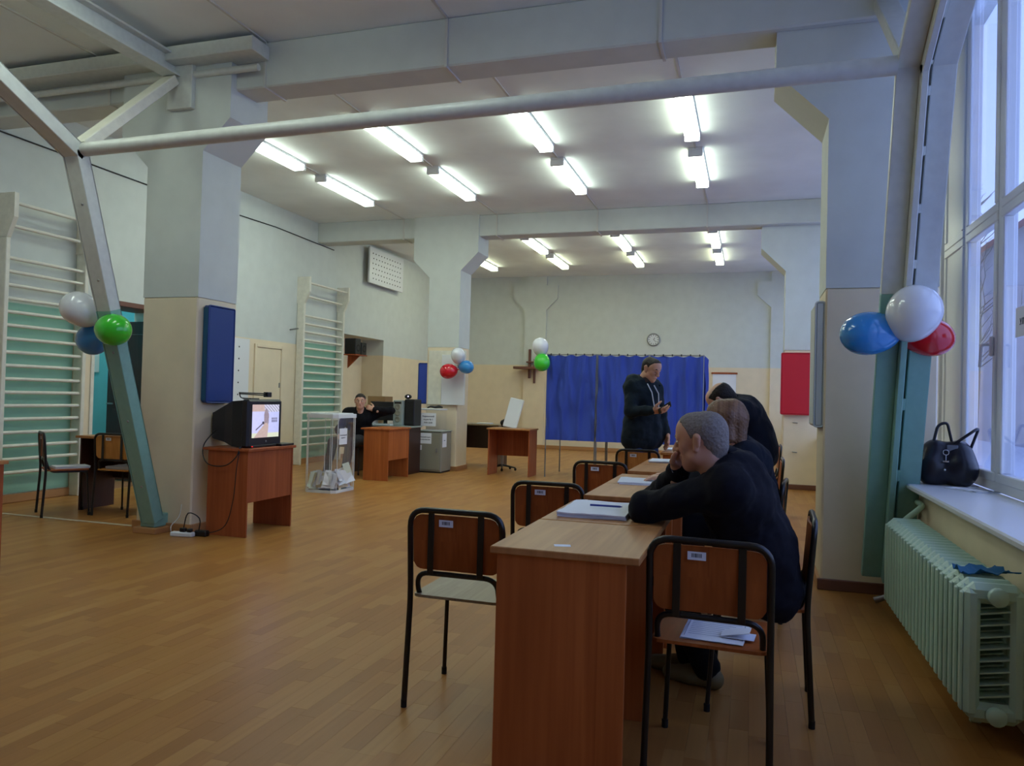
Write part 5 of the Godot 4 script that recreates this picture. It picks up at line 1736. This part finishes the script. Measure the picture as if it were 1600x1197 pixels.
# ------------------------------------------------------------------ people
# every figure: joints in world metres; the bare body is one continuous mesh, clothing and hair are shells over it
func hand_into(mb: MB, wrist: Vector3, dir: Vector3, palm: Vector3, thumb: Vector3, curl: float, cell := 0.0035) -> void:
	dir = dir.normalized()
	palm = (palm - dir * palm.dot(dir)).normalized()
	var side := dir.cross(palm).normalized()
	if side.dot(thumb) < 0: side = -side
	var f := Field.new()
	var lens := [0.072, 0.080, 0.074, 0.058]
	for k in 4:
		var off := 0.030 - 0.0195 * k
		var kn := wrist + dir * (0.092 - absf(k - 1) * 0.005) + side * off
		f.add(wrist + side * off * 0.6 + dir * 0.005, kn, 0.0165, 0.0125, 0.016)
		var p := kn; var d := dir
		var seg: float = lens[k]
		for j in 3:
			d = (d * cos(curl) + palm * sin(curl)).normalized() if j > 0 else (d * cos(curl * 0.6) + palm * sin(curl * 0.6)).normalized()
			var q: Vector3 = p + d * seg * [0.45, 0.32, 0.25][j]
			f.add(p, q, 0.0098 - j * 0.0008, 0.009 - j * 0.0008, 0.004)
			p = q
	var tb := wrist + dir * 0.022 + side * 0.026
	var td := (dir * 0.6 + side * 0.75 + palm * 0.35).normalized()
	var t1 := tb + td * 0.045
	f.add(tb, t1, 0.0165, 0.012, 0.015)
	td = (dir * 0.85 + side * 0.35 + palm * 0.45).normalized()
	var t2 := t1 + td * 0.034
	f.add(t1, t2, 0.0115, 0.0105, 0.004)
	f.add(t2, t2 + (td + palm * 0.2).normalized() * 0.026, 0.0105, 0.0085, 0.004)
	f.add(wrist - dir * 0.05, wrist + dir * 0.01, 0.027, 0.024, 0.02)
	f.mesh_into(mb, cell)

func head_frame(c: Vector3, fwd: Vector3, up: Vector3) -> Transform3D:
	var z := fwd.normalized()
	var x := up.cross(z).normalized()
	return Transform3D(Basis(x, z.cross(x), z), c)

func head_into(mb: MB, T: Transform3D, cell: float) -> void:
	var f := Field.new()
	f.add(V(0, 0.035, -0.032), V(0, 0.042, 0.022), 0.077, 0.072, 0.03)
	f.add(V(0, -0.005, 0.02), V(0, -0.045, 0.035), 0.062, 0.05, 0.03)
	f.add(V(-0.035, -0.055, 0.02), V(0, -0.088, 0.058), 0.032, 0.024, 0.03)
	f.add(V(0.035, -0.055, 0.02), V(0, -0.088, 0.058), 0.032, 0.024, 0.03)
	for s: float in [-1.0, 1.0]:
		f.add(V(s * 0.04, -0.012, 0.055), V(s * 0.034, -0.02, 0.062), 0.022, 0.02, 0.02)
		f.add(V(s * 0.045, 0.026, 0.072), V(s * 0.014, 0.028, 0.086), 0.009, 0.010, 0.014)
		f.add(V(s * 0.078, 0.022, -0.012), V(s * 0.074, -0.026, 0.002), 0.013, 0.010, 0.008)
		f.add(V(s * 0.086, 0.018, -0.02), V(s * 0.08, -0.012, -0.014), 0.008, 0.007, 0.006)
		f.cut(V(s * 0.03, 0.008, 0.103), V(s * 0.034, 0.008, 0.101), 0.012, 0.012, 0.012)
	f.add(V(0, 0.018, 0.088), V(0, -0.022, 0.110), 0.009, 0.0135, 0.012)
	f.add(V(-0.011, -0.026, 0.098), V(0.011, -0.026, 0.098), 0.009, 0.009, 0.008)
	f.add(V(-0.017, -0.052, 0.083), V(0.017, -0.052, 0.083), 0.009, 0.009, 0.01)
	f.add(V(-0.014, -0.061, 0.081), V(0.014, -0.061, 0.081), 0.0085, 0.0085, 0.008)
	f.add(V(0, -0.05, -0.022), V(0, -0.17, -0.045), 0.054, 0.058, 0.03)
	var keep := mb.T
	mb.T = T
	f.mesh_into(mb, cell)
	mb.T = keep

func hair_mesh(T: Transform3D, style: String) -> MB:
	var f := Field.new()
	if style == "bob":
		f.add(V(0, 0.035, -0.034), V(0, 0.045, 0.02), 0.09, 0.083, 0.03)
		for s: float in [-1.0, 1.0]:
			f.add(V(s * 0.062, 0.03, -0.01), V(s * 0.066, -0.10, 0.0), 0.034, 0.028, 0.03)
		f.add(V(-0.03, 0.0, -0.075), V(-0.03, -0.13, -0.06), 0.045, 0.035, 0.04)
		f.add(V(0.03, 0.0, -0.075), V(0.03, -0.13, -0.06), 0.045, 0.035, 0.04)
		f.cut(V(-0.02, -0.035, 0.125), V(0.02, -0.035, 0.125), 0.082, 0.082, 0.02)
		f.cut(V(0, -0.09, 0.05), V(0, -0.15, 0.05), 0.05, 0.05, 0.02)
		f.lump = 0.003
	else:
		f.add(V(0, 0.035, -0.033), V(0, 0.042, 0.02), 0.0805, 0.0752, 0.03)
		f.add(V(0, -0.03, -0.055), V(0, -0.06, -0.05), 0.05, 0.042, 0.03)
		# keep the face, the ears and the neck clear
		var line := 0.078 if style == "short" else 0.112
		f.cut(V(-0.05, line - 0.105, 0.112), V(0.05, line - 0.105, 0.112), 0.092, 0.092, 0.012)
		f.cut(V(-0.1, -0.045, 0.03), V(0.1, -0.045, 0.03), 0.05, 0.05, 0.012)
		f.cut(V(-0.1, -0.002, -0.006), V(-0.07, -0.002, -0.006), 0.024, 0.024, 0.008)
		f.cut(V(0.1, -0.002, -0.006), V(0.07, -0.002, -0.006), 0.024, 0.024, 0.008)
		f.cut(V(-0.06, -0.145, -0.03), V(0.06, -0.145, -0.03), 0.07, 0.07, 0.012)
		if style == "bald":
			f.cut(V(0, 0.15, -0.055), V(0, 0.13, 0.1), 0.076, 0.088, 0.012)
		f.lump = 0.003
	f.lumps = noise(60.0, 2, 9)
	var mb := MB.new()
	mb.T = T
	f.mesh_into(mb, 0.0055)
	return mb

func torso(f: Field, J: Dictionary, r: float, arms: bool, sleeve: float) -> void:
	var s: Vector3 = (J.shR - J.shL).normalized()
	var w: float = J.get("wide", 1.0)
	f.add(J.shL, J.shR, 0.066 + r, 0.066 + r, 0.05)
	f.add(J.chest - s * 0.075 * w, J.chest + s * 0.075 * w, 0.105 * w + r, 0.105 * w + r, 0.05)
	f.add(J.belly - s * 0.06 * w, J.belly + s * 0.06 * w, 0.108 * w + r, 0.108 * w + r, 0.06)
	f.add(J.pelvis - s * 0.065, J.pelvis + s * 0.065, 0.11 + r, 0.11 + r, 0.06)
	f.add(J.chest, J.belly, 0.11 * w + r, 0.11 * w + r, 0.05)
	f.add(J.belly, J.pelvis, 0.11 * w + r, 0.11 + r, 0.05)
	f.add(J.neck, J.chest, 0.06 + r * 0.4, 0.09 + r, 0.05)
	if arms:
		for e in ["L", "R"]:
			f.add(J["sh" + e], J["el" + e], 0.052 + sleeve, 0.043 + sleeve, 0.03)
			var end: Vector3 = J["wr" + e]
			if sleeve > 0.0: end = (J["el" + e] as Vector3).lerp(end, 0.97)
			f.add(J["el" + e], end, 0.042 + sleeve, 0.028 + (sleeve * 0.9 if sleeve > 0.0 else -0.003), 0.025)

func legs(f: Field, J: Dictionary, r: float) -> void:
	var s: Vector3 = (J.hipR - J.hipL).normalized()
	f.add(J.pelvis - s * 0.06, J.pelvis + s * 0.06, 0.112 + r, 0.112 + r, 0.05)
	for e in ["L", "R"]:
		f.add(J["hip" + e], J["kn" + e], 0.082 + r, 0.058 + r, 0.04)
		f.add(J["kn" + e], J["an" + e], 0.056 + r, 0.038 + r * 1.2, 0.03)

func human(label: String, base: Vector3, W: Dictionary, look: Dictionary) -> Node3D:
	var t := thing("person", label, "person", base)
	var J := {}
	for k in W:
		J[k] = W[k] - base if W[k] is Vector3 and not (k in ["fwd", "up", "hdL", "hdR", "hpL", "hpR", "htL", "htR", "toe"]) else W[k]
	var T := head_frame(J.head, J.fwd, J.get("up", Vector3.UP))
	# the body: one surface
	var body := MB.new()
	var f := Field.new()
	torso(f, J, -0.014, true, -0.008)
	legs(f, J, -0.008)
	f.add(J.neck, T * V(0, -0.1, -0.035), 0.06, 0.05, 0.03)
	f.mesh_into(body, 0.016)
	head_into(body, T, look.get("cell", 0.0055))
	for e in ["L", "R"]:
		hand_into(body, J["wr" + e], J["hd" + e], J["hp" + e], J["ht" + e], J.get("curl" + e, 0.35), look.get("hand_cell", 0.0042))
	part("body", body, look.get("skin", M.skin), t)
	# clothing
	var top := Field.new()
	top.lumps = noise(7.0, 3, look.get("seed", 1)); top.lump = look.get("folds", 0.012)
	torso(top, J, look.get("loose", 0.022), true, look.get("sleeve", 0.016))
	for b in look.get("extra", []):
		top.add(b[0] - base, b[1] - base, b[2], b[3], 0.06)
	top.cut(J.neck + (J.neck - J.chest).normalized() * 0.1, J.neck + (J.neck - J.chest).normalized() * 0.16, 0.075, 0.08, 0.015)
	var tm := MB.new()
	top.mesh_into(tm, 0.0135)
	part(look.top_name, tm, look.top, t)
	var col := MB.new()
	var nk: Vector3 = J.neck
	var ax: Vector3 = ((T * V(0, -0.1, -0.035)) - nk).normalized()
	col.T = Transform3D(Basis(ax.cross(J.fwd).normalized(), ax, ax.cross(J.fwd).normalized().cross(ax)), nk)
	col.lathe([Vector2(0.082, -0.02), Vector2(0.079, 0.02), Vector2(0.074, 0.036), Vector2(0.068, 0.034), Vector2(0.07, -0.01)], 20)
	part("collar", col, look.get("collar", look.top), t)
	if look.has("cuff"):
		for e in look.get("cuffs", ["L", "R"]):
			var cu := MB.new()
			var a: Vector3 = J["el" + e]; var b: Vector3 = J["wr" + e]
			cu.tube([a.lerp(b, 0.86), a.lerp(b, 0.98), a.lerp(b, 1.06)], [0.042, 0.041, 0.038], 14)
			part("cuff", cu, look.cuff, t)
	var bt := Field.new()
	bt.lumps = noise(8.0, 3, look.get("seed", 1) + 4); bt.lump = 0.008
	legs(bt, J, 0.016)
	var bm := MB.new()
	bt.mesh_into(bm, 0.015)
	part("trousers", bm, look.bottom, t)
	for e in ["L", "R"]:
		var sh := Field.new()
		var an: Vector3 = J["an" + e]
		var toe: Vector3 = J.toe.normalized()
		var heel := V(an.x, 0.042, an.z) - toe * 0.03
		sh.add(heel, heel + toe * 0.1, 0.04, 0.042, 0.02)
		sh.add(heel + toe * 0.1, heel + toe * 0.2 - V(0, 0.008, 0), 0.042, 0.033, 0.02)
		sh.add(heel, an + V(0, 0.0, 0), 0.04, 0.043, 0.02)
		var sm := MB.new()
		sh.mesh_into(sm, 0.01)
		part("shoe", sm, look.get("shoe", M.shoe_black), t)
	# hair and face
	part("hair", hair_mesh(T, look.hair_style), look.hair, t)
	for s: float in [-1.0, 1.0]:
		var ey := MB.new(); ey.T = T
		if look.get("eyes_down", false):
			ey.ell(V(s * 0.031, 0.004, 0.0865), V(0.013, 0.003, 0.004), 10, 6)
			part("eye", ey, look.hair, t)
		else:
			ey.ell(V(s * 0.031, 0.008, 0.082), V(0.0135, 0.0075, 0.0085), 12, 8)
			var eo := part("eye", ey, M.eye_white, t)
			var ir := MB.new(); ir.T = T
			ir.ell(V(s * 0.031, 0.008, 0.0895), V(0.006, 0.006, 0.0025), 10, 6)
			part("iris", ir, M.eye_dark, eo)
		var br := MB.new(); br.T = T
		br.tube([V(s * 0.05, 0.028, 0.076), V(s * 0.034, 0.034, 0.088), V(s * 0.014, 0.03, 0.094)], [0.003, 0.0048, 0.004], 6)
		part("eyebrow", br, look.get("brow", look.hair), t)
	var mo := MB.new(); mo.T = T
	mo.ell(V(0, -0.0565, 0.088), V(0.02, 0.0035, 0.0055), 12, 6)
	part("mouth", mo, M.lip, t)
	return t

func people() -> void:
	# the man dozing on his hand at the second desk, seen from his left
	human("man in a black jacket sitting at the desk, cheek resting on his hand", V(0.08, 0, -3.36), {
		"head": V(-0.185, 1.095, -3.1), "fwd": V(-0.95, -0.16, -0.26), "up": V(-0.16, 1, 0.03), "wide": 1.06,
		"neck": V(-0.095, 1.0, -3.14), "chest": V(-0.04, 0.86, -3.2), "belly": V(0.015, 0.69, -3.27), "pelvis": V(0.045, 0.545, -3.34),
		"shL": V(-0.075, 0.925, -2.99), "shR": V(-0.085, 0.93, -3.42), "elL": V(-0.405, 0.81, -3.15), "elR": V(-0.385, 0.812, -3.44),
		"wrL": V(-0.465, 0.80, -3.43), "wrR": V(-0.278, 0.965, -3.2),
		"hdL": V(-0.1, -0.12, -1), "hpL": V(0, -1, 0.1), "htL": V(1, 0, 0), "curlL": 0.3,
		"hdR": V(0.14, 0.95, 0.2), "hpR": V(0.7, -0.1, 0.6), "htR": V(0.3, 0, 1), "curlR": 0.32,
		"hipL": V(0.06, 0.535, -3.24), "hipR": V(0.06, 0.535, -3.45), "knL": V(-0.3, 0.49, -3.25), "knR": V(-0.3, 0.49, -3.47),
		"anL": V(-0.16, 0.085, -3.46), "anR": V(-0.24, 0.085, -3.57), "toe": V(-1, 0, -0.25)},
		{"cell": 0.0042, "hand_cell": 0.0035, "skin": M.skin_dim, "hair": M.hair_grey, "hair_style": "receding", "top": M.wool_black, "top_name": "jacket", "bottom": M.black_cloth, "shoe": M.shoe_olive, "cuff": M.grey_cuff, "cuffs": ["R"], "loose": 0.024, "sleeve": 0.02, "folds": 0.016, "seed": 3, "collar": M.wool_black,
		"extra": [[V(0.05, 0.66, -3.2), V(0.09, 0.5, -3.22), 0.13, 0.12], [V(0.05, 0.66, -3.42), V(0.09, 0.5, -3.42), 0.13, 0.12], [V(-0.04, 0.975, -3.1), V(-0.05, 0.97, -3.26), 0.085, 0.085]]})
	# the woman beyond him
	human("woman with brown bobbed hair sitting beyond the man in the black jacket", V(0.04, 0, -4.78), {
		"head": V(-0.135, 1.145, -4.55), "fwd": V(-0.97, -0.15, 0.1),
		"neck": V(-0.075, 1.015, -4.6), "chest": V(-0.01, 0.89, -4.68), "belly": V(0.025, 0.7, -4.74), "pelvis": V(0.03, 0.54, -4.8),
		"shL": V(-0.03, 0.95, -4.52), "shR": V(-0.03, 0.95, -4.85), "elL": V(-0.3, 0.81, -4.46), "elR": V(-0.3, 0.81, -4.92), "wrL": V(-0.46, 0.79, -4.62), "wrR": V(-0.46, 0.79, -4.8),
		"hdL": V(-1, -0.05, -0.2), "hpL": V(0, -1, 0), "htL": V(0, 0, -1), "hdR": V(-1, -0.05, 0.2), "hpR": V(0, -1, 0), "htR": V(0, 0, 1),
		"hipL": V(0.02, 0.53, -4.7), "hipR": V(0.02, 0.53, -4.88), "knL": V(-0.34, 0.5, -4.72), "knR": V(-0.34, 0.5, -4.9), "anL": V(-0.3, 0.085, -4.72), "anR": V(-0.3, 0.085, -4.9), "toe": V(-1, 0, 0)},
		{"hair": M.hair_brown, "hair_style": "bob", "top": M.navy_cloth, "top_name": "cardigan", "bottom": M.black_cloth, "seed": 5})
	# the man bending over the desk
	human("balding man in a dark sweater bending over the desk row", V(0.04, 0, -5.85), {
		"head": V(-0.2, 1.27, -5.72), "fwd": V(-0.62, -0.68, -0.3), "up": V(-0.7, 0.72, 0.0),
		"neck": V(-0.11, 1.235, -5.76), "chest": V(-0.045, 1.16, -5.8), "belly": V(0.02, 1.01, -5.83), "pelvis": V(0.055, 0.89, -5.85),
		"shL": V(-0.07, 1.19, -5.61), "shR": V(-0.07, 1.19, -5.99), "elL": V(-0.24, 0.99, -5.56), "elR": V(-0.26, 0.99, -6.02), "wrL": V(-0.4, 0.81, -5.6), "wrR": V(-0.42, 0.81, -5.98),
		"hdL": V(-0.9, -0.25, 0), "hpL": V(-0.2, -1, 0), "htL": V(0, 0, -1), "hdR": V(-0.9, -0.25, 0), "hpR": V(-0.2, -1, 0), "htR": V(0, 0, 1),
		"hipL": V(0.05, 0.88, -5.76), "hipR": V(0.05, 0.88, -5.94), "knL": V(0.0, 0.48, -5.75), "knR": V(0.05, 0.48, -5.96), "anL": V(0.03, 0.085, -5.74), "anR": V(0.08, 0.085, -5.97), "toe": V(-1, 0, 0.1)},
		{"hair": M.hair_dark, "hair_style": "bald", "top": M.dark_sweater, "top_name": "sweater", "bottom": M.black_cloth, "seed": 7, "loose": 0.028, "eyes_down": true})
	# the voter in a parka looking at his phone
	var sm := human("standing man in a dark hooded parka looking down at his phone", V(-1.02, 0, -7.66), {
		"head": V(-0.95, 1.56, -7.6), "fwd": V(0.78, -0.42, 0.5), "up": V(0.3, 1, 0.15),
		"neck": V(-1.0, 1.435, -7.63), "chest": V(-1.03, 1.28, -7.64), "belly": V(-1.03, 1.08, -7.65), "pelvis": V(-1.03, 0.92, -7.66),
		"wide": 0.92, "shR": V(-1.125, 1.375, -7.555), "shL": V(-0.935, 1.375, -7.735), "elR": V(-1.12, 1.14, -7.45), "elL": V(-0.87, 1.12, -7.79), "wrR": V(-0.9, 1.15, -7.38), "wrL": V(-0.8, 0.92, -7.74),
		"hdR": V(0.95, 0.08, 0.12), "hpR": V(0.1, 0.7, -0.6), "htR": V(0, 1, 0.2), "curlR": 0.42, "hdL": V(0.1, -1, 0.1), "hpL": V(-0.6, 0, 0.5), "htL": V(0.6, 0, 0.6),
		"hipR": V(-1.09, 0.9, -7.59), "hipL": V(-0.97, 0.9, -7.72), "knR": V(-1.08, 0.49, -7.57), "knL": V(-0.95, 0.49, -7.71), "anR": V(-1.09, 0.085, -7.6), "anL": V(-0.97, 0.085, -7.74), "toe": V(0.75, 0, 0.6)},
		{"hair": M.hair_dark, "hair_style": "receding", "top": M.parka, "top_name": "parka", "bottom": M.jeans, "seed": 9, "loose": 0.028, "sleeve": 0.018, "folds": 0.016, "eyes_down": true, "collar": M.brown_shirt,
		"extra": [[V(-1.09, 0.98, -7.59), V(-1.11, 0.86, -7.57), 0.125, 0.12], [V(-0.98, 0.98, -7.71), V(-0.95, 0.86, -7.73), 0.125, 0.12], [V(-1.05, 0.9, -7.66), V(-1.04, 0.86, -7.64), 0.13, 0.13], [V(-1.14, 1.44, -7.66), V(-1.04, 1.45, -7.76), 0.055, 0.055], [V(-1.12, 1.46, -7.58), V(-1.15, 1.44, -7.66), 0.045, 0.055]]})
	var zp := MB.new()
	var b0 := V(-1.02, 0, -7.66)
	zp.tube([V(-0.975, 1.415, -7.53) - b0, V(-0.925, 1.33, -7.495) - b0, V(-0.9, 1.2, -7.495) - b0, V(-0.895, 1.14, -7.5) - b0], 0.005, 6)
	zp.tube([V(-0.915, 1.40, -7.575) - b0, V(-0.868, 1.32, -7.56) - b0, V(-0.862, 1.18, -7.56) - b0], 0.005, 6)
	part("zip", zp, M.paper_shade, sm)
	solo("mobile_phone", bx(V(-0.035, -0.075, -0.005), V(0.035, 0.075, 0.005), 0.004), M.black_plastic, "black phone in the hand of the man in the parka", "phone", "", V(-0.785, 1.185, -7.375)).rotation = Vector3(0.5, 0.9, -0.9)
	# the man on duty behind the ballot box
	human("young man in black sitting between the ballot box and the computer", V(-5.8, 0, -10.5), {
		"head": V(-5.655, 1.125, -10.3), "fwd": V(0.42, -0.08, 0.9),
		"neck": V(-5.695, 0.995, -10.37), "chest": V(-5.73, 0.86, -10.43), "belly": V(-5.77, 0.68, -10.48), "pelvis": V(-5.8, 0.545, -10.52),
		"shR": V(-5.9, 0.93, -10.37), "shL": V(-5.54, 0.93, -10.5), "elR": V(-5.99, 0.68, -10.28), "elL": V(-5.28, 0.99, -10.58), "wrR": V(-5.86, 0.62, -10.1), "wrL": V(-5.47, 1.0, -10.4),
		"hdR": V(0.4, -0.2, 0.9), "hpR": V(0, -1, 0), "htR": V(1, 0, 0), "hdL": V(-0.9, 0.35, 0.25), "hpL": V(-0.2, -0.2, -0.9), "htL": V(0, 1, 0), "curlL": 0.7,
		"hipR": V(-5.88, 0.535, -10.46), "hipL": V(-5.71, 0.535, -10.5), "knR": V(-5.97, 0.5, -10.08), "knL": V(-5.68, 0.5, -10.08), "anR": V(-6.02, 0.085, -10.0), "anL": V(-5.72, 0.085, -10.0), "toe": V(0.1, 0, 1)},
		{"hair": M.hair_dark, "hair_style": "short", "top": M.black_cloth, "top_name": "jacket", "bottom": M.trouser_grey, "seed": 11, "loose": 0.03, "sleeve": 0.02})
